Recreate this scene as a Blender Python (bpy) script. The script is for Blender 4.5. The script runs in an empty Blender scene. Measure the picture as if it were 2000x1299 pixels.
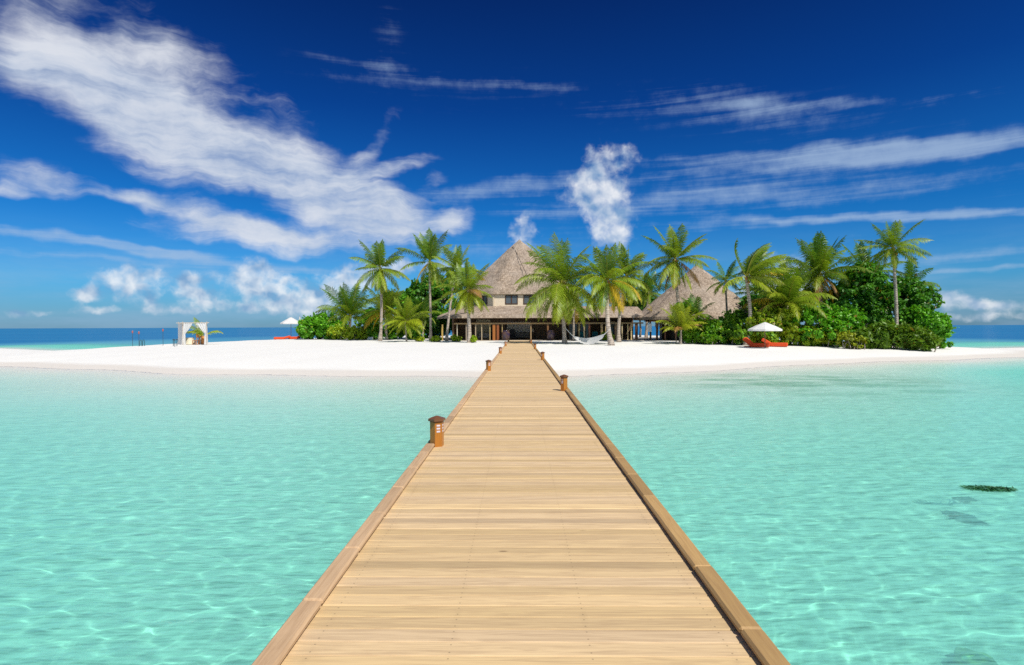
import bpy, math, random
import numpy as np
from mathutils import Vector, Matrix
sc = bpy.context.scene
COL = sc.collection
R = math.radians

# ------------------------------------------------------------------ camera
HC = 2.65            # eye above the water
DECK = 0.95          # jetty boards above the water
F = 1111.0           # focal length in pixels of the 2000 px wide photograph
cam = bpy.data.objects.new('camera', bpy.data.cameras.new('camera')); COL.objects.link(cam); sc.camera = cam
cam.data.sensor_width = 36; cam.data.lens = 36*F/2000; cam.data.clip_start = .05; cam.data.clip_end = 30000
YAW, PITCH, ROLL = math.atan(14/F), -math.atan(11.8/F), -math.atan(7/2000)
CM = Matrix.Rotation(YAW, 3, 'Z') @ Matrix.Rotation(R(90)+PITCH, 3, 'X') @ Matrix.Rotation(ROLL, 3, 'Z')
cam.matrix_world = Matrix.Translation((0, 0, HC)) @ CM.to_4x4()
def ray(px, py): return (CM @ Vector(((px-1000)/F, -(py-649.5)/F, -1))).normalized()
def at(px, py, Y):
    d = ray(px, py); return Vector((0, 0, HC)) + d*(Y/d.y)

# ------------------------------------------------------------------ light
SUN = Vector((.37, -.50, .80)).normalized()
sun = bpy.data.objects.new('sun', bpy.data.lights.new('sun', 'SUN')); COL.objects.link(sun)
sun.data.energy = 4.4; sun.data.angle = R(.5); sun.data.color = (1, .955, .88)
sun.rotation_euler = SUN.to_track_quat('Z', 'Y').to_euler()
sun.data.cycles.is_caustics_light = True
sc.view_settings.view_transform = 'Standard'; sc.view_settings.look = 'None'
sc.view_settings.exposure = 0; sc.view_settings.gamma = 1
sc.cycles.max_bounces = 8; sc.cycles.diffuse_bounces = 3; sc.cycles.glossy_bounces = 3
sc.cycles.transmission_bounces = 6; sc.cycles.transparent_max_bounces = 8
sc.cycles.use_denoising = False

class NT:
    def __init__(s, nt): s.nt = nt; s.nt.nodes.clear()
    def n(s, t, ins=None, **kw):
        nd = s.nt.nodes.new(t)
        for k, v in kw.items(): setattr(nd, k, v)
        for k, v in (ins or {}).items():
            if hasattr(v, 'is_output'): s.nt.links.new(v, nd.inputs[k])
            else: nd.inputs[k].default_value = v
        return nd
    def m(s, op, a, b=0.0, c=None, clamp=False):
        i = {0: a, 1: b}
        if c is not None: i[2] = c
        return s.n('ShaderNodeMath', i, operation=op, use_clamp=clamp).outputs[0]
    def vm(s, op, a, b=(0, 0, 0)):
        nd = s.n('ShaderNodeVectorMath', {0: a, 1: b}, operation=op)
        return nd.outputs[1] if op in ('LENGTH', 'DOT_PRODUCT') else nd.outputs[0]
    def mr(s, v, a, b, c=0.0, d=1.0, it='SMOOTHSTEP'):
        return s.n('ShaderNodeMapRange', {0: v, 1: a, 2: b, 3: c, 4: d}, interpolation_type=it).outputs[0]
    def noise(s, vec, scale, detail=4, rough=.55, dist=0, dim='3D', col=False):
        nd = s.n('ShaderNodeTexNoise', {'Vector': vec, 'Scale': scale, 'Detail': detail, 'Roughness': rough, 'Distortion': dist}, noise_dimensions=dim)
        return nd.outputs[1 if col else 0]
    def mix(s, f, a, b, mode='MIX'):
        return s.n('ShaderNodeMix', {0: f, 6: a, 7: b}, data_type='RGBA', blend_type=mode).outputs[2]
    def ramp(s, f, pts):
        nd = s.n('ShaderNodeValToRGB', {0: f}); e = nd.color_ramp.elements
        while len(e) < len(pts): e.new(.5)
        for k, (p, c) in enumerate(pts): e[k].position = p; e[k].color = (*c, 1)
        return nd.outputs[0]
def lin(r, g, b):
    return tuple(((c/255+.055)/1.055)**2.4 if c > 10 else c/255/12.92 for c in (r, g, b))

# ------------------------------------------------------------------ sky
world = bpy.data.worlds.new('World'); sc.world = world; world.use_nodes = True
world.cycles.sampling_method = 'NONE'
def sk(px, py):                        # direction of a cloud as (azimuth, elevation), scaled by 1000
    d = ray(px, py); return np.array((math.atan2(d.x, d.y)*1000, math.asin(d.z)*1000))
def build_sky():
    t = NT(world.node_tree)
    g = t.n('ShaderNodeTexCoord').outputs['Generated']
    g = t.vm('NORMALIZE', g)
    s = t.n('ShaderNodeSeparateXYZ', {0: g})
    az = t.m('MULTIPLY', t.m('ARCTAN2', s.outputs[0], s.outputs[1]), 1000.)
    el = t.m('MULTIPLY', t.m('ARCSINE', s.outputs[2]), 1000.)
    P = t.n('ShaderNodeCombineXYZ', {0: az, 1: el}).outputs[0]
    sky = t.n('ShaderNodeTexSky', sky_type='NISHITA', sun_disc=False)
    sky.sun_elevation = math.asin(SUN.z); sky.sun_rotation = math.atan2(SUN.x, SUN.y)
    sky.air_density = 1.2; sky.dust_density = .3; sky.ozone_density = 3
    # the polarised deep blue of the photograph: the physical sky, tinted by elevation
    tint = t.ramp(t.m('DIVIDE', el, 600., clamp=True), SKYTINT)
    # the polariser darkens the sky a right angle away from the sun; unseen sky near the sun is made paler to lift the shadows
    dots = t.vm('DOT_PRODUCT', g, tuple(SUN))
    tint = t.mix(t.mr(dots, .22, .8), tint, (.8, .8, .8, 1))
    base = t.mix(1., sky.outputs[0], tint, 'MULTIPLY')
    # ragged edges
    def warp(vec, sc_, amp):
        w = t.noise(vec, sc_, 3, .55, col=True)
        w = t.vm('SUBTRACT', w, (.5, .5, .5)); w = t.vm('MULTIPLY', w, (amp, amp, 0)); return t.vm('ADD', vec, w)
    Pc = warp(P, .014, 50.); Pk = warp(P, .05, 11.)
    def blobs(vec, L):
        acc = None
        for (cx, cy, rx, ry, rot, w) in L:
            c = sk(cx, cy); a = R(rot)
            ax = sk(cx+rx*math.cos(a)*.5, cy+rx*math.sin(a)*.5)-sk(cx-rx*math.cos(a)*.5, cy-rx*math.sin(a)*.5)
            bx = sk(cx+ry*math.sin(a)*.5, cy-ry*math.cos(a)*.5)-sk(cx-ry*math.sin(a)*.5, cy+ry*math.cos(a)*.5)
            q = t.n('ShaderNodeMapping', {0: vec, 1: (c[0], c[1], 0), 2: (0, 0, math.atan2(ax[1], ax[0])), 3: (np.hypot(*ax), np.hypot(*bx), 1)}, vector_type='TEXTURE').outputs[0]
            f = t.mr(t.vm('LENGTH', q), 1.42, .1, 0., w)
            acc = f if acc is None else t.m('ADD', acc, f)
        return acc
    def aniso(vec, rot, sx, sy):
        return t.n('ShaderNodeMapping', {0: vec, 2: (0, 0, R(rot)), 3: (sx, sy, 1)}, vector_type='POINT').outputs[0]
    # 1 the large fibrous cloud: fibres run down to the right
    n1 = t.noise(aniso(Pc, 26, .0034, .021), 1., 8, .62, .2)
    n1b = t.noise(P, .012, 6, .62)
    nn = t.m('ADD', t.m('MULTIPLY', n1, .68), t.m('MULTIPLY', n1b, .32))
    cbig = blobs(Pc, CLOUD_BIG)
    big = t.m('ADD', t.m('MINIMUM', cbig, 1.25), t.m('MULTIPLY', t.m('SUBTRACT', nn, .5), 2.9))
    dbig = t.m('MULTIPLY', t.mr(big, .16, 1.38), t.mr(cbig, .02, .25))
    # 2 thin streaks, nearly level
    n2 = t.noise(aniso(P, -4, .0024, .06), 1., 7, .64, .4)
    n2b = t.noise(P, .03, 5, .65)
    ns = t.m('ADD', t.m('MULTIPLY', n2, .65), t.m('MULTIPLY', n2b, .35))
    cst = blobs(warp(P, .01, 34.), CLOUD_STREAK)
    st = t.m('ADD', t.m('MINIMUM', cst, 1.), t.m('MULTIPLY', t.m('SUBTRACT', ns, .5), 2.4))
    dst = t.m('MULTIPLY', t.mr(st, .12, 1.3), t.mr(cst, .02, .3, 0, .8))
    # 3 cumulus puffs, crisp; lit from the upper right
    n3 = t.noise(Pk, .042, 5, .55)
    l1 = t.noise(Pk, .026, 3, .5); n3o = t.noise(t.vm('ADD', Pk, (9., 14., 0)), .026, 3, .5)
    cb = blobs(Pk, CLOUD_PUFF)
    cu = t.m('ADD', t.m('MINIMUM', cb, 1.1), t.m('MULTIPLY', t.m('SUBTRACT', n3, .5), 2.1))
    dcu = t.m('MULTIPLY', t.mr(cu, .15, 1.3), t.mr(cb, .02, .3, 0, .85))
    lit = t.m('ADD', .52, t.m('MULTIPLY', t.m('SUBTRACT', l1, n3o), 2.6), clamp=True)
    colcu = t.mix(lit, (*lin(128, 165, 205), 1), (*lin(246, 248, 250), 1))
    nlit = t.mr(nn, .3, .68, 0., 1.)
    colbig = t.mix(nlit, (*lin(165, 186, 215), 1), (*lin(226, 230, 238), 1))
    # haze bank near the horizon
    hz = t.noise(aniso(P, 0, .004, .02), 1., 5, .6)
    hzd = t.m('MULTIPLY', t.m('MULTIPLY', t.mr(el, 170., 10.), t.mr(hz, .36, .72)), .5)
    c = base
    K = 1/.1
    sc10 = lambda col: t.vm('SCALE', col) if False else t.n('ShaderNodeVectorMath', {0: col, 3: K}, operation='SCALE').outputs[0]
    c = t.mix(hzd, c, sc10((*lin(148, 182, 214),)))
    c = t.mix(t.m('MULTIPLY', dst, .85), c, sc10((*lin(172, 196, 224),)))
    c = t.mix(t.m('MULTIPLY', dbig, .93), c, sc10(colbig))
    c = t.mix(dcu, c, sc10(colcu))
    bg = t.n('ShaderNodeBackground', {0: c, 1: .1})
    t.n('ShaderNodeOutputWorld', {0: bg.outputs[0]})
SKYTINT = [(0, (.22, .50, 1.02)), (.12, (.15, .57, 1.1)), (.3, (.04, .39, .9)), (.6, (.017, .19, .6)), (1, (.015, .075, .3))]
CLOUD_BIG = [(40, 125, 190, 55, 12, .85), (190, 180, 210, 90, 28, .95), (340, 270, 190, 95, 30, 1), (500, 318, 210, 66, 20, 1), (650, 362, 200, 66, 18, 1),
    (740, 410, 170, 50, 8, .8), (690, 448, 200, 40, 4, .7), (180, 60, 280, 90, 25, .5), (340, 120, 150, 90, 35, .42), (540, 235, 140, 55, 25, .5),
    (730, 280, 70, 22, -48, .75), (770, 325, 90, 20, -12, .7), (410, 422, 170, 28, 14, .95), (520, 465, 230, 30, 6, .9), (255, 386, 80, 22, 4, .85),
    (95, 352, 110, 36, 12, .95), (0, 368, 55, 20, 0, .7), (885, 428, 48, 28, -20, .85), (850, 350, 40, 20, -20, .5)]
CLOUD_STREAK = [(130, 470, 330, 13, 6, .85), (320, 492, 160, 13, 8, .7), (100, 500, 380, 8, 4, .4), (620, 526, 200, 8, 3, .6), (1620, 305, 500, 24, -4, .75),
    (1800, 292, 300, 26, -3, .5), (1740, 421, 420, 12, -1.5, .95), (1420, 440, 180, 14, -3, .5), (1000, 365, 230, 22, -8, .65), (1290, 346, 190, 10, -4, .5),
    (1200, 402, 270, 20, -4, .4), (1900, 492, 230, 14, -6, .65), (1900, 523, 210, 8, -3, .7), (1650, 472, 240, 10, -5, .4), (1450, 205, 210, 42, 5, .3),
    (1480, 208, 70, 18, 0, .35), (690, 140, 150, 36, 10, .22), (900, 158, 280, 14, 8, .22), (760, 70, 40, 100, 12, .2), (1750, 200, 250, 12, -3, .3), (1050, 190, 420, 70, 4, .14), (1550, 240, 520, 60, 2, .16), (1350, 385, 420, 50, -4, .34), (1700, 365, 420, 50, -3, .28), (950, 480, 300, 40, -5, .3), (420, 520, 300, 30, 4, .3)]
CLOUD_PUFF = [(1168, 330, 42, 50, 20, .95), (1225, 303, 30, 26, 0, .65), (1142, 375, 54, 42, 0, .95), (1188, 415, 54, 66, -22, .9), (1200, 458, 52, 40, 0, .7),
    (1215, 365, 26, 60, 0, .4), (1025, 455, 36, 52, 0, .7), (240, 552, 90, 36, -8, 1.05), (165, 578, 32, 20, 0, .9), (295, 590, 30, 22, 0, .8), (372, 548, 30, 18, 0, .95),
    (385, 578, 44, 18, 0, .75), (495, 540, 42, 48, 20, .95), (560, 565, 100, 40, 10, .8), (600, 600, 90, 30, 0, .85), (470, 600, 150, 14, 0, .65), (400, 560, 110, 40, 0, .45),
    (690, 550, 80, 36, -10, 1.1), (780, 520, 70, 20, 0, .95), (880, 522, 44, 20, 0, .85), (190, 606, 60, 10, 0, .8), (340, 610, 70, 9, 0, .6), (60, 612, 70, 9, 0, .6),
    (1530, 545, 90, 50, 0, 1.2), (1490, 582, 80, 40, 0, 1), (1850, 585, 46, 22, 0, 1), (1900, 592, 50, 16, 0, .85), (1960, 603, 70, 18, 0, .8), (1900, 620, 130, 9, 0, .6)]
build_sky()

# ------------------------------------------------------------------ helpers
def tag(o, label=None, cat=None, group=None, kind=None):
    if label: o['label'] = label
    if cat: o['category'] = cat
    if group: o['group'] = group
    if kind: o['kind'] = kind
    return o
def empty(name, loc, label=None, cat=None, group=None, rz=0):
    o = bpy.data.objects.new(name, None); COL.objects.link(o); o.location = loc; o.rotation_euler.z = rz
    o.empty_display_size = .2
    return tag(o, label, cat, group)
def mat(name, color=None, rough=.6, build=None, metal=0, spec=.5):
    m = bpy.data.materials.new(name); m.use_nodes = True; t = NT(m.node_tree)
    b = t.n('ShaderNodeBsdfPrincipled', {'Roughness': rough, 'Metallic': metal, 'Specular IOR Level': spec})
    if color: b.inputs['Base Color'].default_value = (*color, 1)
    t.n('ShaderNodeOutputMaterial', {0: b.outputs[0]})
    if build: build(t, b)
    return m
def link(t, a, b): t.nt.links.new(a, b)
def bump(t, b, h, strength=.4, dist=.02):
    link(t, t.n('ShaderNodeBump', {'Height': h, 'Strength': strength, 'Distance': dist}).outputs[0], b.inputs['Normal'])
class MB:                                   # collects shapes, then becomes ONE mesh object
    def __init__(s): s.v = []; s.f = []; s.c = []; s.n = 0
    def add(s, v, f, col=(1, 1, 1)):
        v = np.asarray(v, float).reshape(-1, 3); base = s.n
        s.v.append(v); s.n += len(v)
        for q in f: s.f.append([i+base for i in q]); s.c.append(col)
        return s
    def box(s, a, b, col=(1, 1, 1)):
        (x0, y0, z0), (x1, y1, z1) = a, b
        return s.add([(x0,y0,z0),(x1,y0,z0),(x1,y1,z0),(x0,y1,z0),(x0,y0,z1),(x1,y0,z1),(x1,y1,z1),(x0,y1,z1)],
              [(3,2,1,0),(4,5,6,7),(0,1,5,4),(1,2,6,5),(2,3,7,6),(3,0,4,7)], col)
    def cbox(s, c, h, ch=.01, col=(1, 1, 1), M=None):      # box with chamfered edges
        V = []; hx, hy, hz = h
        for sx in (-1, 1):
            for sy in (-1, 1):
                for sz in (-1, 1):
                    V += [(sx*(hx-ch), sy*(hy-ch), sz*hz), (sx*(hx-ch), sy*hy, sz*(hz-ch)), (sx*hx, sy*(hy-ch), sz*(hz-ch))]
        import bmesh
        bm = bmesh.new(); [bm.verts.new(v) for v in V]; bmesh.ops.convex_hull(bm, input=bm.verts)
        bm.verts.index_update(); bmesh.ops.dissolve_limit(bm, angle_limit=.01, verts=bm.verts, edges=bm.edges); bm.verts.index_update()
        vv = np.array([tuple(M @ v.co) if M else tuple(v.co) for v in bm.verts])+np.array(c)
        s.add(vv, [[v.index for v in f.verts] for f in bm.faces], col); bm.free(); return s
    def tube(s, pts, rad, n=8, col=(1, 1, 1), cap=True):
        pts = [Vector(p) for p in pts]; rad = rad if hasattr(rad, '__len__') else [rad]*len(pts)
        V = []; up = Vector((0, 0, 1))
        for i, p in enumerate(pts):
            d = (pts[min(i+1, len(pts)-1)]-pts[max(i-1, 0)]).normalized()
            a = d.cross(Vector((1, 0, 0)) if abs(d.x) < .8 else Vector((0, 1, 0))).normalized(); b = d.cross(a)
            for k in range(n):
                th = 2*math.pi*k/n; V.append(p+(a*math.cos(th)+b*math.sin(th))*rad[i])
        f = [(i*n+k, i*n+(k+1) % n, (i+1)*n+(k+1) % n, (i+1)*n+k) for i in range(len(pts)-1) for k in range(n)]
        if cap: f += [tuple(range(n))[::-1], tuple(range((len(pts)-1)*n, len(pts)*n))]
        return s.add([tuple(v) for v in V], f, col)
    def lathe(s, prof, n=20, c=(0, 0, 0), col=(1, 1, 1), ph=0):
        V = [(c[0]+r*math.cos(ph+2*math.pi*k/n), c[1]+r*math.sin(ph+2*math.pi*k/n), c[2]+z) for r, z in prof for k in range(n)]
        f = [(i*n+k, i*n+(k+1) % n, (i+1)*n+(k+1) % n, (i+1)*n+k) for i in range(len(prof)-1) for k in range(n)]
        f += [tuple(range(n))[::-1], tuple(range((len(prof)-1)*n, len(prof)*n))]
        return s.add(V, f, col)
    def build(s, name, m, parent=None, smooth=False, world=True):
        me = bpy.data.meshes.new(name); v = np.concatenate(s.v)
        if parent is not None and world: v = v-np.array(parent.location)
        me.from_pydata(v.tolist(), [], s.f)
        me.materials.append(m)
        a = me.color_attributes.new('Col', 'FLOAT_COLOR', 'CORNER')
        ln = np.array([len(q) for q in s.f]); cc = np.repeat(np.c_[np.array(s.c, float), np.ones(len(s.c))], ln, 0)
        a.data.foreach_set('color', cc.astype(np.float32).ravel())
        if smooth: me.polygons.foreach_set('use_smooth', np.ones(len(me.polygons), bool))
        me.update()
        o = bpy.data.objects.new(name, me); COL.objects.link(o)
        if parent is not None: o.parent = parent
        return o
def fast_mesh(name, v, quads, m, parent=None, col=None, smooth=False, attrs=None):
    v = np.asarray(v, np.float32)
    if parent is not None: v = v-np.array(parent.location, np.float32)
    q = np.asarray(quads, np.int32); me = bpy.data.meshes.new(name)
    me.vertices.add(len(v)); me.vertices.foreach_set('co', v.ravel()); me.loops.add(q.size); me.loops.foreach_set('vertex_index', q.ravel())
    me.polygons.add(len(q)); me.polygons.foreach_set('loop_start', np.arange(0, q.size, q.shape[1], dtype=np.int32)); me.update(calc_edges=True)
    if smooth: me.polygons.foreach_set('use_smooth', np.ones(len(q), bool))
    if col is not None:
        a = me.color_attributes.new('Col', 'FLOAT_COLOR', 'CORNER')
        a.data.foreach_set('color', np.repeat(np.c_[col, np.ones(len(col))], q.shape[1], 0).astype(np.float32).ravel())
    for k, x in (attrs or {}).items():
        a = me.attributes.new(k, 'FLOAT', 'POINT'); a.data.foreach_set('value', np.asarray(x, np.float32))
    me.materials.append(m); o = bpy.data.objects.new(name, me); COL.objects.link(o)
    if parent is not None: o.parent = parent
    return o
def grid_faces(n, m):
    i = np.arange(n*m).reshape(n, m); return np.stack([i[:-1, :-1], i[:-1, 1:], i[1:, 1:], i[1:, :-1]], -1).reshape(-1, 4)
def copy_tree(o, parent=None):
    c = o.copy(); COL.objects.link(c); c.parent = parent
    for ch in list(o.children): copy_tree(ch, c)
    return c

# ------------------------------------------------------------------ island, sea bed, water
def flat(px, py, z=0):
    d = ray(px, py); return Vector((0, 0, HC))+d*((z-HC)/d.z)
front = [flat(*p) for p in [(-900, 694), (-300, 709), (0, 717.5), (200, 722), (400, 730), (600, 734), (800, 736.5), (930, 738), (1100, 734), (1250, 729), (1400, 722.5), (1600, 712.5), (1800, 703.5), (2000, 697), (2300, 690), (2900, 680)]]
FX = np.array([p.x for p in front]); FY = np.array([p.y for p in front])
crest = [(-70, 66, .42), (-46.5, 51.5, .49), (-42, 58, .70), (-40, 66, .82), (-37, 88, .85), (-25, 118, .9), (20, 120, .92), (38, 75, .88), (43, 60, .62), (47.5, 53.5, .36), (60, 58, .3), (90, 70, .25)]
CX = np.array([c[0] for c in crest]); CY = np.array([c[1] for c in crest]); CH = np.array([c[2] for c in crest])
# the left spit runs along a line, so its far shore is measured there along Y
def hgt(X, Y):
    X = np.asarray(X, float); Y = np.asarray(Y, float)
    d1 = Y-np.interp(X, FX, FY)+.5*np.sin(X*.23)+.3*np.sin(X*.61+1)
    d2 = np.interp(X, CX, CY)+9-Y
    hc = np.interp(X, CX, CH)
    up = np.where(d1 > 0, hc*(1-np.exp(-np.maximum(d1, 0)/7.5)), -1.3*(1-np.exp(-(np.maximum(-d1, 0)/11)**1.25))-.016*np.minimum(np.maximum(-d1-8, 0), 25))
    dn = np.where(d2 > 0, hc*(1-np.exp(-np.maximum(d2, 0)/4)), -2*(1-np.exp(np.minimum(d2, 0)/7))-8*(1-np.exp(np.minimum(d2, 0)/150)))
    h = np.minimum(up, dn)
    h = h-.55*np.clip((X-12)/14, 0, 1)*np.clip((22-Y)/16, 0, 1)*(h < 0)           # the lagoon deepens to the right
    h = h-.9*np.clip((X-19)/12, 0, 1)*np.clip((-d1-2)/8, 0, 1)*(d1 < 0)
    side = np.clip((np.abs(X)-75)/60, 0, 1); h = h-side*9
    return h+.02*np.sin(X*.9+.4*np.sin(Y*.5))*np.sin(Y*.7)*(h > .2)
def ground(px, py):
    d = ray(px, py); lo = 5.; prev = None
    for k in range(1960 if px > 420 else 1040):
        Y = 8+k*.05; p = Vector((0, 0, HC))+d*(Y/d.y)
        if p.z <= float(hgt(p.x, p.y)): return p
    return ground(px, py+.5)                   # the line of sight clears the crest: stand just in front of it

def sand_build(t, b):
    pos = t.n('ShaderNodeNewGeometry').outputs['Position']
    z = t.n('ShaderNodeSeparateXYZ', {0: pos}).outputs[2]
    n = t.noise(pos, .25, 5, .6); n2 = t.noise(pos, 6, 6, .65); n3 = t.noise(t.vm('MULTIPLY', pos, (.35, 1.4, 1)), .5, 5, .7)
    c = t.mix(n, (.80, .78, .73, 1), (.87, .855, .81, 1))
    c = t.mix(t.mr(n2, .35, .75, 0, .25), c, (.74, .71, .66, 1))
    zz = t.m('ADD', z, t.m('MULTIPLY', t.m('SUBTRACT', n3, .5), .12))
    c = t.mix(t.m('MULTIPLY', t.mr(zz, .24, .13), .75), c, (.66, .60, .53, 1))            # wet band
    # weed and dead coral crumbs on the lagoon floor
    w = t.noise(pos, 1.1, 6, .7); w2 = t.noise(pos, .16, 3, .5)
    sp = t.m('MULTIPLY', t.mr(w, .63, .70), t.mr(w2, .46, .62)); sp = t.m('MULTIPLY', sp, t.mr(z, -.5, -.9))
    c = t.mix(t.m('MULTIPLY', sp, .55), c, (.16, .2, .12, 1))
    px_ = t.n('ShaderNodeSeparateXYZ', {0: pos}).outputs[0]
    pat = t.m('MULTIPLY', t.mr(t.noise(t.vm('MULTIPLY', pos, (.5, 1.2, 1)), .22, 4, .6), .5, .66), t.mr(z, -.2, -.5))
    pat = t.m('MULTIPLY', pat, t.mr(px_, 6., 16., .8, 2.6))
    c = t.mix(t.m('MULTIPLY', pat, .22), c, (.42, .5, .38, 1))
    # sea grass bed off the right hand beach
    gq = t.vm('LENGTH', t.vm('MULTIPLY', t.vm('SUBTRACT', pos, (14.5, 26.5, 0)), (.11, .15, 0)))
    gr = t.m('MULTIPLY', t.mr(gq, 1.1, .3), t.mr(t.noise(t.vm('MULTIPLY', pos, (.5, 1.3, 1)), .6, 5, .65), .4, .62))
    c = t.mix(gr, c, (.03, .27, .13, 1))
    link(t, c, b.inputs['Base Color'])
    v = t.n('ShaderNodeTexVoronoi', {'Vector': t.vm('ADD', pos, t.vm('MULTIPLY', t.noise(pos, .8, 3, .6, col=True), (.8, .8, 0))), 'Scale': 2.2}).outputs['Distance']
    foot = t.m('MULTIPLY', t.mr(v, .22, .05, 0, -1.), t.mr(t.noise(pos, .12, 3, .5), .45, .6))
    foot = t.m('MULTIPLY', foot, t.mr(z, .2, .35))
    bump(t, b, t.m('ADD', t.m('ADD', t.m('MULTIPLY', n2, .5), t.m('MULTIPLY', t.noise(pos, 40, 3, .6), .6)), t.m('MULTIPLY', foot, 1.5)), .4, .05)
M_sand = mat('sand', rough=.95, build=sand_build, spec=.2)
gx = np.r_[np.linspace(-1500, -160, 12), np.linspace(-150, -61, 30), np.linspace(-60, 60, 300), np.linspace(61, 150, 30), np.linspace(160, 1500, 12)]
gy = np.r_[np.linspace(-60, 1, 40), np.linspace(1.3, 60, 190), np.linspace(60.6, 140, 120), np.linspace(145, 300, 20), np.linspace(330, 2500, 14)]
GX, GY = np.meshgrid(gx, gy)
beach = fast_mesh('beach', np.stack([GX, GY, hgt(GX, GY)], -1).reshape(-1, 3), grid_faces(*GX.shape), M_sand, smooth=True)
tag(beach, kind='structure'); beach.cycles.is_caustics_receiver = True

def water_mat():
    m = bpy.data.materials.new('water'); m.use_nodes = True; t = NT(m.node_tree)
    dep = t.n('ShaderNodeAttribute', attribute_name='depth').outputs['Fac']
    pos = t.n('ShaderNodeNewGeometry').outputs['Position']
    d = t.m('MULTIPLY', dep, -1.12)
    ex = lambda k: t.m('POWER', 2.71828, t.m('MULTIPLY', d, k))
    tintc = t.n('ShaderNodeCombineColor', {0: ex(.37), 1: ex(.03), 2: ex(.09)}).outputs[0]
    tintc = t.n('ShaderNodeVectorMath', {0: tintc, 3: 1.3}, operation='SCALE').outputs[0]
    fine = t.noise(t.vm('MULTIPLY', pos, (1., 1.7, 1)), 5., 3, .6)
    mid = t.noise(t.vm('MULTIPLY', pos, (.6, 1.6, 1)), 1.1, 3, .6)
    h = t.m('ADD', t.m('MULTIPLY', fine, .035), t.m('MULTIPLY', mid, .12))
    nb = t.n('ShaderNodeBump', {'Height': h, 'Strength': .6, 'Distance': 1.}).outputs[0]
    refr = t.n('ShaderNodeBsdfRefraction', {'Color': tintc, 'IOR': 1.33, 'Roughness': 0.})
    deepc = t.mix(t.mr(dep, 1., 7.), (.13, .42, .50, 1), (.014, .155, .36, 1))
    deepc = t.mix(t.m('MULTIPLY', t.mr(t.noise(t.vm('MULTIPLY', pos, (.006, .03, 1)), 1., 5, .6), .45, .7), .5), deepc, (.03, .22, .42, 1))
    deep = t.n('ShaderNodeBsdfDiffuse', {'Color': deepc, 'Normal': nb})
    f2 = t.noise(t.vm('MULTIPLY', pos, (1., 2.6, 1)), 2.6, 2, .5); f3 = t.noise(t.vm('MULTIPLY', pos, (1., 2.2, 1)), .55, 3, .6)
    nm = t.n('ShaderNodeBump', {'Height': t.m('ADD', t.m('MULTIPLY', f2, .085), t.m('MULTIPLY', f3, .11)), 'Strength': 1., 'Distance': 1.}).outputs[0]
    milk = t.n('ShaderNodeBsdfDiffuse', {'Normal': nm, 'Color': t.mix(t.mr(dep, .1, 1.6), (.82, .95, .89, 1), (.29, .86, .74, 1))})      # light scattered back by the water itself
    clear = t.n('ShaderNodeMixShader', {0: t.mr(dep, 0., 1., .05, .42), 1: refr.outputs[0], 2: milk.outputs[0]})
    body = t.n('ShaderNodeMixShader', {0: t.mr(dep, 2.1, 3.4), 1: clear.outputs[0], 2: deep.outputs[0]})
    gl = t.n('ShaderNodeBsdfGlossy', {'Roughness': .06, 'Normal': nb, 'Color': (.9, .95, 1, 1)})
    fr = t.n('ShaderNodeFresnel', {'IOR': 1.33, 'Normal': nb})
    fac = t.m('MINIMUM', t.m('MULTIPLY', fr.outputs[0], .42), .16)       # through the photographer's polarising filter
    mx = t.n('ShaderNodeMixShader', {0: fac, 1: body.outputs[0], 2: gl.outputs[0]})
    t.n('ShaderNodeOutputMaterial', {0: mx.outputs[0]}); return m
def make_water():
    rng = np.random.default_rng(4)
    ang = np.r_[np.linspace(-math.pi, -1.0, 70)[:-1], np.linspace(-1.0, 1.0, 800), np.linspace(1.0, math.pi, 70)[1:]]
    rad = np.r_[np.linspace(.05, 2.4, 8), np.geomspace(2.5, 55, 560), np.geomspace(57, 9000, 60)]
    A, Rr = np.meshgrid(ang, rad); X = Rr*np.sin(A); Y = Rr*np.cos(A); Z = np.zeros_like(X)
    step = Rr*.0056+(np.abs(A) > 1.0)*.3+(Rr > 56)*3
    for i in range(60):
        lam = math.exp(rng.uniform(math.log(.11), math.log(1.05))); k = 2*math.pi/lam; th = rng.normal(math.pi/2-.15, .75)
        amp = .00115*lam**.9*rng.uniform(.5, 1.2)
        Z += amp*np.clip(2.2-step*5/lam, 0, 1)*np.sin(k*(X*math.cos(th)+Y*math.sin(th))+rng.uniform(0, 6.28)+.6*np.sin(X*.7+Y*.4+i))
    dep = np.maximum(0.02, -hgt(X, Y))
    o = fast_mesh('sea_water', np.stack([X, Y, Z], -1).reshape(-1, 3), grid_faces(*X.shape), water_mat(), smooth=True, attrs={'depth': dep.ravel()})
    tag(o, kind='structure'); o.cycles.is_caustics_caster = True
make_water()
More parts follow.
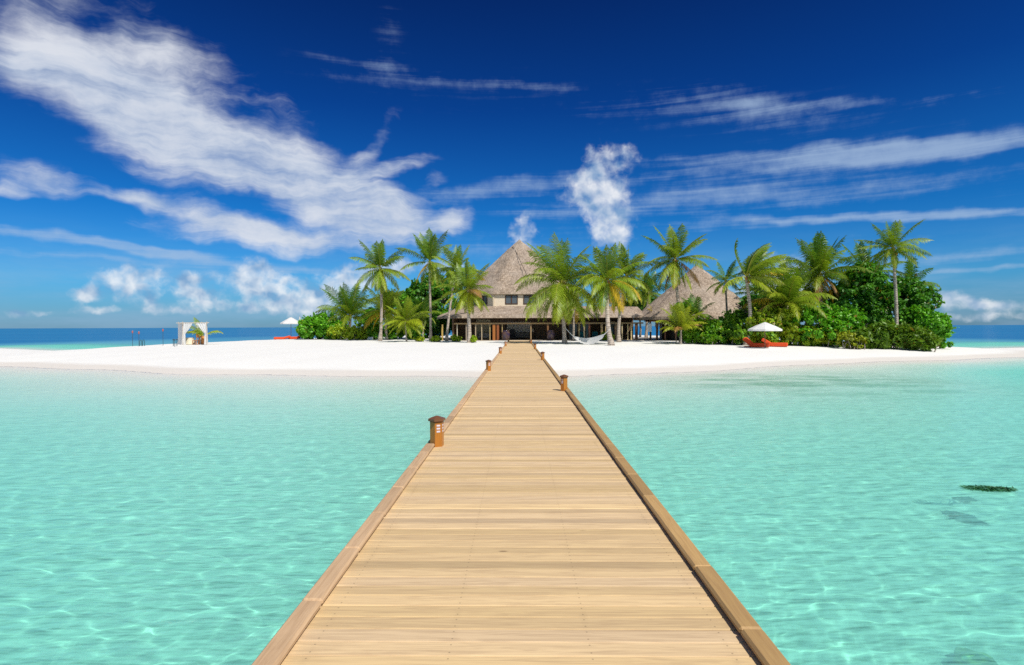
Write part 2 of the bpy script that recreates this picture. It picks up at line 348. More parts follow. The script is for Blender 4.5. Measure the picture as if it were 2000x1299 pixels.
# ------------------------------------------------------------------ materials
def attr(t): return t.n('ShaderNodeAttribute', attribute_name='Col').outputs['Color']
def objpos(t): return t.n('ShaderNodeTexCoord').outputs['Object']
def wood_build(axis, sc_=1., dark=(.34, .22, .13), amt=.55, knots=True, screws=False):
    def f(t, b):
        c = attr(t); p = objpos(t)
        off = t.n('ShaderNodeVectorMath', {0: c, 3: 37.}, operation='SCALE').outputs[0]
        p = t.vm('ADD', p, off)
        s = [9., 9., 9.]; s[axis] = .55
        g = t.noise(t.vm('MULTIPLY', p, tuple(x*sc_ for x in s)), 3., 6, .65, 1.2)
        s2 = [40., 40., 40.]; s2[axis] = 1.2
        g2 = t.noise(t.vm('MULTIPLY', p, tuple(x*sc_ for x in s2)), 2., 3, .6)
        k = t.m('ADD', t.m('MULTIPLY', t.mr(g, .38, .68), amt), t.m('MULTIPLY', t.mr(g2, .45, .7), amt*.4), clamp=True)
        col = t.mix(k, c, t.mix(.55, c, (*dark, 1)))
        if knots:
            s3 = [3., 3., 3.]; s3[axis] = 1.1
            v = t.n('ShaderNodeTexVoronoi', {'Vector': t.vm('MULTIPLY', p, tuple(s3)), 'Scale': 1.3}).outputs['Distance']
            col = t.mix(t.mr(v, .07, .02, 0, .7), col, (dark[0]*.5, dark[1]*.45, dark[2]*.4, 1))
        st = t.noise(objpos(t), 1.3, 5, .65)
        col = t.mix(t.mr(st, .56, .75, 0, .28), col, t.mix(.6, col, (dark[0]*.8, dark[1]*.8, dark[2]*.7, 1)))
        if screws:
            s_ = t.n('ShaderNodeSeparateXYZ', {0: objpos(t)})
            fy = t.m('SUBTRACT', t.m('MULTIPLY', t.m('FRACT', t.m('DIVIDE', t.m('ADD', s_.outputs[1], 35.), .132)), .132), .063)
            dy = t.m('SUBTRACT', t.m('ABSOLUTE', fy), .036)
            ax = t.m('ABSOLUTE', s_.outputs[0]); dx = t.m('MINIMUM', t.m('ABSOLUTE', t.m('SUBTRACT', ax, .37)), t.m('ABSOLUTE', t.m('SUBTRACT', ax, 1.1)))
            rr_ = t.m('SQRT', t.m('ADD', t.m('MULTIPLY', dx, dx), t.m('MULTIPLY', dy, dy)))
            col = t.mix(t.mr(rr_, .0065, .004, 0, .5), col, (.12, .09, .06, 1))
            run = t.m('MULTIPLY', t.mr(dx, .035, .004), t.mr(t.noise(objpos(t), 2.2, 4, .6), .5, .7, 0, .16))
            col = t.mix(run, col, (.3, .21, .12, 1))
        link(t, col, b.inputs['Base Color']); bump(t, b, t.m('ADD', g, t.m('MULTIPLY', g2, .6)), .35, .004)
    return f
M_deck = mat('deck_wood', rough=.7, build=wood_build(0, amt=.7, screws=True), spec=.25)
M_kerb = mat('kerb_wood', rough=.6, build=wood_build(1, 1.2, (.25, .13, .06)), spec=.3)
M_post = mat('varnished_wood', rough=.32, build=wood_build(2, 1.5, (.22, .07, .015), .5, False))
M_dark = mat('dark_timber', rough=.6, build=wood_build(2, 1., (.05, .03, .02), .5, False))
M_paint = mat('painted', rough=.55, build=lambda t, b: link(t, t.mix(t.mr(t.noise(objpos(t), 2.5, 5, .6), .5, .75, 0, .3), attr(t), t.mix(.4, attr(t), (.2, .16, .12, 1))), b.inputs['Base Color']))
def fabric_build(t, b):
    link(t, t.mix(t.mr(t.noise(objpos(t), 7, 4, .6), .4, .7, 0, .25), attr(t), t.mix(.35, attr(t), (.3, .25, .22, 1))), b.inputs['Base Color']); bump(t, b, t.noise(objpos(t), 30, 3, .6), .3, .01)
M_fabric = mat('fabric', rough=.9, build=fabric_build, spec=.2)
def canvas_mat():
    m = bpy.data.materials.new('canvas'); m.use_nodes = True; t = NT(m.node_tree)
    c = t.mix(t.mr(t.noise(objpos(t), 3, 4, .6), .4, .7, 0, .3), (.82, .81, .79, 1), (.7, .69, .68, 1))
    a = t.n('ShaderNodeBsdfDiffuse', {'Color': c}); b = t.n('ShaderNodeBsdfTranslucent', {'Color': c})
    t.n('ShaderNodeOutputMaterial', {0: t.n('ShaderNodeMixShader', {0: .25, 1: a.outputs[0], 2: b.outputs[0]}).outputs[0]}); return m
M_canvas = canvas_mat()
def thatch_build(t, b):
    p = objpos(t); c = attr(t)
    a = t.noise(t.vm('MULTIPLY', p, (1, 1, .35)), 5.5, 5, .75); d = t.noise(p, .35, 4, .6); e = t.noise(t.vm('MULTIPLY', p, (1, 1, 2.2)), 1.6, 4, .6)
    col = t.mix(t.mr(a, .36, .66), (.215, .155, .11, 1), (.51, .405, .31, 1))
    col = t.mix(t.mr(d, .35, .7, 0, .4), col, (.52, .44, .37, 1))
    col = t.mix(t.mr(e, .55, .75, 0, .45), col, (.27, .2, .145, 1))
    col = t.mix(1., col, c, 'MULTIPLY')
    link(t, col, b.inputs['Base Color']); bump(t, b, t.m('ADD', a, e), .8, .12)
M_thatch = mat('thatch', rough=.95, build=thatch_build, spec=.1)
def leaf_mat(name, trans=.35, gloss=.35):
    m = bpy.data.materials.new(name); m.use_nodes = True; t = NT(m.node_tree); c = attr(t)
    b = t.n('ShaderNodeBsdfPrincipled', {'Base Color': c, 'Roughness': .42, 'Specular IOR Level': gloss})
    tr = t.n('ShaderNodeBsdfTranslucent', {'Color': t.mix(1., c, (1.4, 1.3, .5, 1), 'MULTIPLY')})
    t.n('ShaderNodeOutputMaterial', {0: t.n('ShaderNodeMixShader', {0: trans, 1: b.outputs[0], 2: tr.outputs[0]}).outputs[0]}); return m
M_leaf = leaf_mat('leaf', .3, .4); M_frond = leaf_mat('frond', .32, .45)
def bark_build(t, b):
    p = objpos(t); z = t.n('ShaderNodeSeparateXYZ', {0: p}).outputs[2]
    ring = t.m('SINE', t.m('ADD', t.m('MULTIPLY', z, 34.), t.m('MULTIPLY', t.noise(p, 3, 3), 6.)))
    n = t.noise(p, 4, 5, .65)
    c = t.mix(t.mr(n, .35, .7), (.56, .48, .40, 1), (.30, .24, .19, 1)); c = t.mix(t.mr(ring, .3, 1, 0, .45), c, (.17, .13, .10, 1))
    link(t, t.mix(1., c, attr(t), 'MULTIPLY'), b.inputs['Base Color']); bump(t, b, ring, .5, .03)
M_bark = mat('bark', rough=.9, build=bark_build, spec=.15)
M_glaze = mat('glazed_pot', rough=.12, build=lambda t, b: link(t, t.mix(t.mr(t.noise(objpos(t), 2.2, 5, .6), .4, .62), (.045, .03, .07, 1), (.13, .075, .05, 1)), b.inputs['Base Color']))
M_glass = mat('window_glass', (.10, .12, .14), .08)
M_slot = mat('frosted_slot', (.72, .66, .74), .3)
M_metal = mat('dark_metal', (.03, .035, .04), .4, metal=.6)
rnd = random.Random(7)

# ------------------------------------------------------------------ jetty
jet = empty('jetty', (0, 30, DECK), 'long straight pale timber jetty with a low kerb on each side leading to the beach', 'jetty')
def make_jetty():
    mb = MB(); y = -5.; pitch = .132
    while y < 69.05:
        w = .126+rnd.uniform(-.0015, .001); z = DECK+rnd.uniform(-.0018, .0018); v = rnd.gauss(0, .085); hue = rnd.uniform(-.03, .03)
        if rnd.random() < .1: v -= .16
        c = (.725*(1+v)+hue*.3, .525*(1+v), .29*(1+v)-hue*.8)
        ex = rnd.uniform(0, .008); sk_ = rnd.uniform(-.0012, .0012)
        prof = [(0, -.032), (w, -.032), (w, -.006), (w-.005, 0), (.005, 0), (0, -.006)]
        V = [(-1.345-ex, y+a, z+b-sk_) for a, b in prof]+[(1.345+ex, y+a, z+b+sk_) for a, b in prof]
        mb.add(V, [(0, 1, 2, 3, 4, 5), (11, 10, 9, 8, 7, 6)]+[(i, i+6, (i+1) % 6+6, (i+1) % 6) for i in range(6)], c); y += pitch
    mb.build('deck', M_deck, jet)
    for side in (-1, 1):
        mb = MB(); sp = MB(); y = -5.+(.31 if side < 0 else 0)
        stops = [8.1+13.7*k for k in range(5)] if side < 0 else [15.+13.7*k for k in range(4)]
        while y < 68.7:
            L = .81 if side < 0 else (.81 if rnd.random() < .45 else 1.62)
            y1 = y+L
            for s in stops:
                if y < s+.0 and y1 > s-.09 and y < s-.09: y1 = min(y1, s-.085)
                if s-.09 <= y < s+.09: y = s+.085; y1 = y+L*.9
            zz = .007+rnd.uniform(-.002, .002); v = rnd.gauss(0, .08 if side < 0 else .15)
            c = (.63*(1+v), .425*(1+v), .245*(1+v)) if side < 0 else (.46*(1+v), .29*(1+v), .115*(1+v))
            M = Matrix.Rotation(rnd.gauss(0, .012), 3, 'Y') @ Matrix.Rotation(rnd.gauss(0, .002), 3, 'X')
            mb.cbox((side*1.2615, (y+y1)/2, DECK+zz+.0225), (.064, (y1-y)/2-.002, .0225), .014, c, M)
            y = y1
        mb.build('kerb', M_kerb, jet)
        sp.box((side*1.262-.035, -5, DECK+.003), (side*1.262+.035, 68.7, DECK+.0055), (.2, .12, .07)).build('batten', M_dark, jet)
    for x in (-1.1, -.37, .37, 1.1):
        MB().box((x-.04, -5, DECK-.2), (x+.04, 69, DECK-.036), (.2, .13, .08)).build('joist', M_kerb, jet)
    for k in range(9):
        for x in (-1.05, 1.05):
            y = 1+k*3.4
            MB().tube([(x, y, -2.4), (x, y, DECK-.21)], .1, 10, (.16, .11, .08)).build('pile', M_dark, jet).cycles.is_caustics_receiver = True
make_jetty()

def bollard_mesh(dirs):
    r = empty('jetty_light_post', (0, 0, 0)); ph = R(-68+30)
    MB().lathe([(.1, -.12), (.1, .345)], 6, ph=ph, col=(.50, .19, .025)).build('post', M_post, r)
    MB().lathe([(.104, .345), (.1, .352), (.128, .362), (.126, .392), (.02, .428)], 6, ph=ph, col=(.17, .075, .035)).build('cap', M_post, r)
    for a in dirs:
        a = R(a); n = Vector((math.cos(a), math.sin(a), 0)); s = Vector((-n.y, n.x, 0)); ap = .1*math.cos(R(30))
        for z in (.3, .258, .216):
            mb = MB(); V = []
            for dz in (-.012, .012):
                for (u, w) in ((-.025, 0.0), (.025, 0.0), (.025, .004), (-.025, .004)):
                    p = n*(ap-.002+w)+s*u; V.append((p.x, p.y, z+dz))
            mb.add(V, [(3, 2, 1, 0), (4, 5, 6, 7), (0, 1, 5, 4), (1, 2, 6, 5), (2, 3, 7, 6), (3, 0, 4, 7)]).build('light_slot', M_slot, r)
    return r
bl = bollard_mesh((-68, -8)); br = bollard_mesh((-128, -188))
names_l = ['large orange hexagonal light post nearest the viewer, on the left kerb of the jetty', 'second orange light post on the left kerb, where water meets beach',
    'small orange light post, third along the left kerb, over white sand', 'tiny orange light post, fourth along the left kerb, over white sand', 'tiny orange light post at the terrace end of the left kerb']
names_r = ['orange light post nearest the viewer on the right kerb, over the lagoon', 'orange light post on the right kerb where the jetty crosses the waterline',
    'small orange light post, third along the right kerb, over white sand', 'tiny orange light post near the terrace end of the right kerb']
for side, proto, ys in ((-1, bl, [8.1+13.7*k for k in range(5)]), (1, br, [15.+13.7*k for k in range(4)])):
    for k, y in enumerate(ys):
        o = proto if k == 0 else copy_tree(proto)
        o.location = (side*1.18, y, DECK)
        tag(o, (names_l if side < 0 else names_r)[k], 'light post', 'light posts along the jetty')

# ------------------------------------------------------------------ main house
TZ = .93
terr = MB().box((-8.4, 69.1, .3), (21.8, 90, TZ), (.52, .45, .36)).build('terrace', M_paint); tag(terr, kind='structure')
def thatch(name, rings, parent, closed, step=.45, seed=0, amp=.06):
    rng = np.random.default_rng(seed); mb = MB()
    V = []; Q = []; C = []; base = 0
    for a, b in zip(rings[:-1], rings[1:]):
        n = len(a); segs = n if closed else n-1
        for i in range(segs):
            p0, p1, q0, q1 = (np.array(x, float) for x in (a[i], a[(i+1) % n], b[i], b[(i+1) % n]))
            nu = max(1, int(max(np.linalg.norm(p1-p0), np.linalg.norm(q1-q0))/step)); nv = max(1, int(np.linalg.norm((q0+q1-p0-p1)/2)/step))
            u = np.linspace(0, 1, nu+1)[None, :, None]; v = np.linspace(0, 1, nv+1)[:, None, None]
            P = (p0*(1-u)+p1*u)*(1-v)+(q0*(1-u)+q1*u)*v
            nrm = np.cross(p1-p0, (q0+q1-p0-p1)/2); nrm /= np.linalg.norm(nrm)+1e-9
            w = rng.normal(0, amp, (nv+1, nu+1, 1))+.05*((v*nv*step/1.1) % 1); w[:, 0] *= 0; w[:, -1] *= 0; w[0] *= 0; w[-1] *= 0
            # layered courses
            P = P+nrm*w
            V.append(P.reshape(-1, 3)); f = grid_faces(nv+1, nu+1)+base; Q.append(f); base += (nv+1)*(nu+1)
            C.append(np.clip(rng.normal(1, .07, (len(f), 1)), .8, 1.2)*np.array([[1, 1, 1]]))
    return fast_mesh(name, np.concatenate(V), np.concatenate(Q), M_thatch, parent, np.concatenate(C))
def fringe(name, poly, parent, out, ln=(.22, .5), dens=26, seed=1, thick=.25):
    rng = np.random.default_rng(seed); V = []; Q = []; C = []; b = 0
    poly = [np.array(p, float) for p in poly]
    for a, c in zip(poly[:-1], poly[1:]):
        L = np.linalg.norm(c-a); n = int(L*dens); t = rng.random(n)[:, None]; d = (c-a)/L
        p = a+(c-a)*t; o = np.cross(d, (0, 0, 1)); o = o/np.linalg.norm(o)*out
        back = rng.random(n)[:, None]*thick
        p = p-o*back+np.array((0, 0, 1))*(back*.5+.08)
        l = rng.uniform(*ln, n)[:, None]*(1+.35*np.sin(t*L*1.3)+.2*np.sin(t*L*3.7+1)); w = rng.uniform(.02, .05, n)[:, None]
        tip = p+np.array((0, 0, -1))*l+o*rng.normal(.06, .09, (n, 1))*1.2+d*rng.normal(0, .1, (n, 1))
        V.append(np.stack([p-d*w, p+d*w, tip+d*w*.3, tip-d*w*.3], 1).reshape(-1, 3)); Q.append(np.arange(4*n).reshape(n, 4)+b); b += 4*n
        C.append(rng.uniform(.85, 1.5, (n, 1))*np.array([[1, .97, .92]]))
    return fast_mesh(name, np.concatenate(V), np.concatenate(Q), M_thatch, parent, np.concatenate(C))
HX, HY = 0.1, 84.
house = empty('thatched_house', (HX, HY, TZ), 'two storey cream house with tall pyramid thatched roof and veranda ending the jetty', 'house')
def octa(ap, z, k=8, rot=22.5, c=(HX, HY)):
    r = ap/math.cos(math.pi/k); return [(c[0]+r*math.cos(R(rot)+2*math.pi*i/k), c[1]+r*math.sin(R(rot)+2*math.pi*i/k), z) for i in range(k)]
def make_house():
    pk = 15.45
    rings = [octa(8.75, 6.95), octa(8.35, 7.5), octa(4.2, 11.45), octa(1., 14.6), octa(.28, 15.2), octa(.05, pk)]
    roof = thatch('upper_roof', rings, house, True, seed=2)
    e = octa(8.75, 7.0); fringe('eave_fringe', e+[e[0]], roof, 1, (.2, .42), 24, 3).location = (0, 0, 0)
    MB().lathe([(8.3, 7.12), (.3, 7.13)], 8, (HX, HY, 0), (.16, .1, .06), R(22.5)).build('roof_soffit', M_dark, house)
    # lightning cable running down the right of the roof
    p = [at(1000, 484, 83.2), at(1006, 490, 82.2), at(1016, 512, 79.7), at(1028, 537, 77.2), at(1033, 548, 76.2)]
    MB().tube([q+Vector((0, -.15, .12)) for q in p], .035, 5, (.05, .04, .035)).build('cable', M_dark, house)
    wall = MB(); o = octa(8.4, 0)
    for i in range(8):
        a, b = o[i], o[(i+1) % 8]
        wall.add([(a[0], a[1], 4.4), (b[0], b[1], 4.4), (b[0], b[1], 7.2), (a[0], a[1], 7.2)], [(0, 1, 2, 3)], (.78, .66, .50))
    wall.build('upper_wall', M_paint, house)
    def window(c, wd, z0, z1, ang):      # c on the wall plane, ang = direction of the outward normal
        n = Vector((math.cos(ang), math.sin(ang), 0)); s = Vector((-n.y, n.x, 0))
        def bx(mb, u0, u1, a, b, d0, d1, col):
            V = [tuple(Vector((c[0], c[1], 0))+s*u+n*d+Vector((0, 0, z))) for z in (a, b) for (u, d) in ((u0, d0), (u1, d0), (u1, d1), (u0, d1))]
            mb.add(V, [(3, 2, 1, 0), (4, 5, 6, 7), (0, 1, 5, 4), (1, 2, 6, 5), (2, 3, 7, 6), (3, 0, 4, 7)], col)
        br = (.075, .032, .012); f = MB(); h = wd/2; k = .11
        bx(f, -h, -h+k, z0, z1, -.02, .07, br); bx(f, h-k, h, z0, z1, -.02, .07, br); bx(f, -k*.7, k*.7, z0+k, z1-k, -.02, .06, br)
        bx(f, -h+k, h-k, z0, z0+k, -.02, .068, br); bx(f, -h+k, h-k, z1-k, z1, -.02, .068, br)
        fo = f.build('window', M_dark, house)
        for sg in (-1, 1):
            g = MB(); bx(g, min(sg*k*.7, sg*(h-k)), max(sg*k*.7, sg*(h-k)), z0+k, z1-k, .0, .02, (1, 1, 1)); go = g.build('pane', M_glass, house); go.parent = fo
    fy = HY-8.4
    for px in (999, 1034.5):
        window((at(px, 586, fy).x, fy), 1.68, 5.6, 6.82, R(-90))
    for px, dd in ((944.5, .0), (924, 0)):
        # windows on the left-front facet
        a, b = Vector(o[5]), Vector(o[4]); d = ray(px, 586); best = min(((abs((a+(b-a)*q).x/(a+(b-a)*q).y-d.x/d.y), q) for q in np.linspace(0, 1, 200)))[1]
        p = a+(b-a)*best; window((p.x, p.y), 1.62, 5.6, 6.82, R(-135))
    # corner posts of the upper wall
    for i in (4, 5, 6):
        MB().box((o[i][0]-.1, o[i][1]-.1, 4.5), (o[i][0]+.1, o[i][1]+.1, 7.1), (.62, .52, .38)).build('corner_post', M_paint, house)
    # veranda roof, running on to the right as the wing
    ze = 3.98
    E = [(-11.8, 84, ze), (-11.1, 76.6, ze), (-7.7, 70.2, ze), (7., 70.2, ze), (15.6, 70.2, ze)]
    T = [(-8.25, 84, 5.5), (-8.25, 80.6, 5.5), (-3.5, 75.75, 5.42), (7., 75.6, 5.35), (15.6, 75.2, 5.2)]
    E2 = [(x*1.0, y-.12 if y < 72 else y, z-.28) for x, y, z in E]
    vr = thatch('veranda_roof', [E2, E, T], house, False, .4, 5, .05)
    f = fringe('eave_fringe', E2, vr, 1, (.2, .62), 34, 6, .3); f.location = (0, 0, 0)
    bk = MB(); bk.add([(7, 76.4, 5.35), (15.6, 75.2, 5.2), (15.6, 82, 3.6), (7, 82, 3.6)], [(0, 1, 2, 3)], (.9, .9, .9)); bk.build('wing_back_roof', M_thatch, house)
    # ground floor
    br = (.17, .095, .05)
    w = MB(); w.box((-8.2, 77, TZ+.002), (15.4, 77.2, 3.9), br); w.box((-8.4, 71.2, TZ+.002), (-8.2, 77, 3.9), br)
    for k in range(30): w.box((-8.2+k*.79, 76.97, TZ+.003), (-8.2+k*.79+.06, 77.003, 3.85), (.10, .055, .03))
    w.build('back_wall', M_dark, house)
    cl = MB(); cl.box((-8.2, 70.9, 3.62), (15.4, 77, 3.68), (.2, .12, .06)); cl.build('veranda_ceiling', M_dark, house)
    bm = MB(); z = at(1000, 632, 70.7).z
    bm.box((-8.1, 70.72, z-.08), (15.4, 70.92, z+.1), (.46, .30, .13)); bm.build('beam', M_post, house)
    gr = MB()
    x0, x1 = at(978, 630, 70.6).x, at(1000, 630, 70.6).x
    for k in range(8): gr.box((x0+(x1-x0)*k/7-.04, 70.64, z+.1), (x0+(x1-x0)*k/7+.04, 70.7, z+.5), (.03, .02, .015))
    gr.build('slat_grille', M_dark, house)
    for px, wd, col in ((864, .2, (.55, .38, .10)), (893, .1, (.62, .55, .42)), (911, .16, (.3, .24, .18)), (929, .13, (.4, .31, .2)), (941, .1, (.5, .4, .25)), (957, .08, (.6, .45, .2)), (965, .34, (.42, .15, .03)), (972.5, .3, (.30, .09, .025)),
                        (981, .1, (.5, .36, .15)), (1037, .16, (.3, .2, .1)), (1070, .22, (.24, .12, .05)), (1103, .2, (.2, .11, .06)), (1131, .15, (.5, .38, .18)), (1141, .14, (.4, .32, .2)), (1151, .2, (.26, .08, .04)), (1175, .26, (.38, .27, .13)), (1183, .12, (.45, .33, .16)),
                        (1203, .3, (.24, .14, .07)), (1215, .13, (.6, .48, .28)), (1226, .13, (.6, .48, .26)), (1233, .15, (.62, .48, .24)), (1243, .3, (.16, .07, .035))):
        x = at(px, 650, 70.82).x; MB().box((x-wd/2, 70.82-wd/2-.002*(px % 7), TZ+.001), (x+wd/2, 70.82+wd/2+.002*(px % 5), z-.081), col).build('column', M_post if wd > .19 else M_paint, house)
    # pale panel behind, olive inner wall in the left bay
    p0, p1 = at(990, 629, 76.8), at(1036, 649, 76.8); MB().box((p0.x, 76.8, p1.z), (p1.x, 76.86, p0.z), (.62, .58, .54)).build('pale_panel', M_paint, house)
    p0, p1 = at(930, 629, 76.7), at(958, 663, 76.7); MB().box((p0.x, 76.7, TZ+.01), (p1.x, 76.76, 3.6), (.5, .45, .30)).build('inner_wall', M_paint, house)
    for (a, b) in ((1112, 1127), (1134, 1139), (1144, 1149), (1186, 1200), (1206, 1213)):
        q0, q1 = at(a, 640, 74).x, at(b, 640, 74).x
        d = MB(); d.box((q0-.09, 74, TZ+.002), (q0, 74.1, 3.3), (.35, .23, .11)); d.box((q1, 74, TZ+.002), (q1+.09, 74.1, 3.3), (.35, .23, .11)); d.box((q0, 74.001, 3.2), (q1, 74.099, 3.3), (.35, .23, .11))
        do = d.build('glass_door', M_dark, house); g = MB(); g.box((q0+.001, 74.03, TZ+.003), (q1-.001, 74.05, 3.199)); go = g.build('pane', M_glass, house); go.parent = do
make_house()

pav = empty('thatched_pavilion', (22.5, 72.3, TZ-.1), 'lower house under a wide conical thatched roof to the right of the main house', 'house')
def make_pav():
    c = (22.5, 72.3); zz = 3.75
    rg = [octa(7.75, zz-.35, 14, 7, c), octa(7.7, zz, 14, 7, c), octa(3.9, 6.95, 14, 7, c), octa(1., 9.55, 14, 7, c), octa(.3, 10.2, 14, 7, c), octa(.05, 10.4, 14, 7, c)]
    rf = thatch('roof', rg, pav, True, .42, 11, .05); e = rg[0]
    fringe('eave_fringe', e+[e[0]], rf, 1, (.2, .6), 32, 12, .3).location = (0, 0, 0)
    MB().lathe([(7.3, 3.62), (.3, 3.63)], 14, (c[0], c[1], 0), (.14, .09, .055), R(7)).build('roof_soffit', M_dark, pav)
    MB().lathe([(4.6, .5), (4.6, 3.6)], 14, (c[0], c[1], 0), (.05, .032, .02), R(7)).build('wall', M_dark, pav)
    MB().lathe([(7.2, .2), (7.2, TZ-.012)], 28, (c[0], c[1], 0), (.55, .48, .38)).build('floor_slab', M_paint, pav)
    for k in range(-1, 15):
        a = R(-90-64+k*12.5); 
        if k < 11: MB().tube([(c[0]+6.4*math.cos(a), c[1]+6.4*math.sin(a), TZ-.011), (c[0]+6.4*math.cos(a), c[1]+6.4*math.sin(a), 3.6)], .1, 8, (.20, .085, .035)).build('column', M_post, pav)
    mb = MB(); mb.lathe([(6.5, 3.2), (6.5, 3.36), (6.3, 3.37), (6.3, 3.21)], 28, (c[0], c[1], 0), (.25, .13, .06)); mb.build('ring_beam', M_post, pav)
make_pav()

# ------------------------------------------------------------------ things on the terrace
def pot(px, py, Y, label, h=1.25):
    p = at(px, py, Y); o = empty('glazed_pot', (p.x, Y, TZ), label, 'pot', 'tall glazed pots on the terrace')
    MB().lathe([(.26, 0), (.34, .06), (.47, .45), (.52, .75), (.47, 1.02), (.38, 1.15), (.40, 1.22), (.33, 1.23), (.30, 1.12), (.30, .9)], 28, (p.x, Y, TZ)).build('body', M_glaze, o, True)
    MB().lathe([(.37, 1.13), (.425, 1.17), (.425, 1.235), (.36, 1.245)], 28, (p.x, Y, TZ)).build('rim', M_glaze, o, True)
pot(988, 655, 69.9, 'tall dark glazed pot on the terrace beside the thick orange column')
pot(1075.5, 655, 69.9, 'tall dark glazed pot on the terrace behind the big drooping palm')
def chair(px, Y, label, col, wide=.75, g=None, back=.95, rz=0, cat='armchair'):
    x = at(px, 655, Y).x; o = empty('armchair' if cat == 'armchair' else 'sofa', (x, Y, TZ), label, cat, g)
    w = wide/2; c = (x, Y, 0)
    MB().cbox((x, Y, TZ+.34), (w, .36, .09), .04, col).build('seat', M_fabric, o)
    MB().cbox((x, Y+.34, TZ+back*.55+.15), (w, .08, back*.38), .05, col).build('backrest', M_fabric, o)
    for s in (-1, 1):
        MB().cbox((x+s*(w+.05), Y, TZ+.36), (.06, .36, .2), .03, tuple(q*.8 for q in col)).build('armrest', M_fabric, o)
        for yy in (-.28, .28): MB().box((x+s*(w-.03)-.03, Y+yy-.03, TZ+.002), (x+s*(w-.03)+.03, Y+yy+.03, TZ+.25), (.08, .045, .025)).build('leg', M_dark, o)
chair(1001, 73.5, 'dark round backed armchair on the terrace in front of the pale panel', (.03, .035, .045), .7, back=1.3)
chair(1018, 75.2, 'low grey sofa against the pale panel inside the veranda', (.2, .2, .2), 2.1, cat='sofa', back=.8)
chair(946, 75.0, 'pale cushioned sofa in the left bay of the veranda', (.5, .48, .45), 1.5, cat='sofa', back=.75)
chair(1136, 72.2, 'teal cushioned armchair on the terrace behind the hammock, left of the red column', (.02, .2, .26), .7)
chair(1163, 72.2, 'teal cushioned armchair on the terrace behind the hammock, right of the red column', (.02, .2, .26), .7)
def lamp(px, Y, label):
    x = at(px, 650, Y).x; o = empty('floor_lamp', (x, Y, TZ), label, 'lamp')
    MB().lathe([(.14, 0), (.14, .03), (.02, .05), (.02, .95), (.03, .96)], 12, (x, Y, TZ), (.1, .06, .03)).build('stand', M_dark, o)
    MB().lathe([(.26, .95), (.2, 1.4)], 16, (x, Y, TZ), (.7, .62, .5)).build('lamp_shade', M_fabric, o)
lamp(991, 76.2, 'pale shaded floor lamp at the left edge of the pale panel'); lamp(1040, 76.2, 'pale shaded floor lamp at the right edge of the pale panel')
p = at(1266.5, 640, 66.2)
o = empty('notice_stand', (p.x, 65.6, float(TZ-.012)), 'pale upright notice board on a thin dark stand at the pavilion front', 'notice board')
MB().cbox((p.x, 65.6, p.z), (.24, .02, .48), .008, (.62, .68, .74)).build('board', M_paint, o)
for s in (-1, 1): MB().box((p.x+s*.2-.02, 65.61, TZ-.011), (p.x+s*.2+.02, 65.65, p.z-.2), (.05, .03, .02)).build('leg', M_dark, o)

# ------------------------------------------------------------------ beach things
def parasol(p, rad, h, label, drop=.62, rib=True, tilt=0):
    o = empty('parasol', tuple(p), label, 'parasol', 'white parasols on the beach', )
    n = 8; ph = R(22.5+tilt); zt = h; ze = h-drop
    def ring(r, z, sag=0):
        return [(r*math.cos(ph+2*math.pi*k/(2*n))*(1-(sag if k % 2 else 0)), r*math.sin(ph+2*math.pi*k/(2*n))*(1-(sag if k % 2 else 0)), z) for k in range(2*n)]
    V = [(0, 0, zt+.02)]+ring(.14*rad, zt-.05, .0)+ring(rad*.6, (zt*.42+ze*.58)+.03, .05)+ring(rad, ze, .08)
    f = [(0, 1+k, 1+(k+1) % (2*n)) for k in range(2*n)]+[(1+2*n*j+k, 1+2*n*(j+1)+k, 1+2*n*(j+1)+(k+1) % (2*n), 1+2*n*j+(k+1) % (2*n)) for j in (0, 1) for k in range(2*n)]
    P = np.array(p)
    MB().add(np.array(V)+P, f).build('canopy', M_canvas, o)
    b = MB().add(np.array(ring(rad*1.002, ze, .08)+ring(rad*1.01, ze-.15, .06))+P, [(k, 2*n+k, 2*n+(k+1) % (2*n), (k+1) % (2*n)) for k in range(2*n)]).build('valance', M_canvas, o)
    MB().tube([P+(0, 0, -.2), P+(0, 0, h+.06)], .035, 8, (.2, .11, .05)).build('pole', M_post, o)
    for k in range(0, 2*n, 2):
        a = ph+2*math.pi*k/(2*n); e = P+(rad*.97*math.cos(a), rad*.97*math.sin(a), ze-.02)
        mb = MB().tube([e, P+(0, 0, zt-.12)], .014, 4, (.15, .09, .05)); mb.tube([P+(rad*.45*math.cos(a), rad*.45*math.sin(a), zt-.12-.45*(zt-.1-ze)), P+(0, 0, ze-.15)], .012, 4, (.15, .09, .05)); mb.build('rib', M_dark, o)
    MB().lathe([(.26, -.05), (.26, .06), (.05, .1)], 14, tuple(p), (.3, .28, .26)).build('base', M_paint, o)
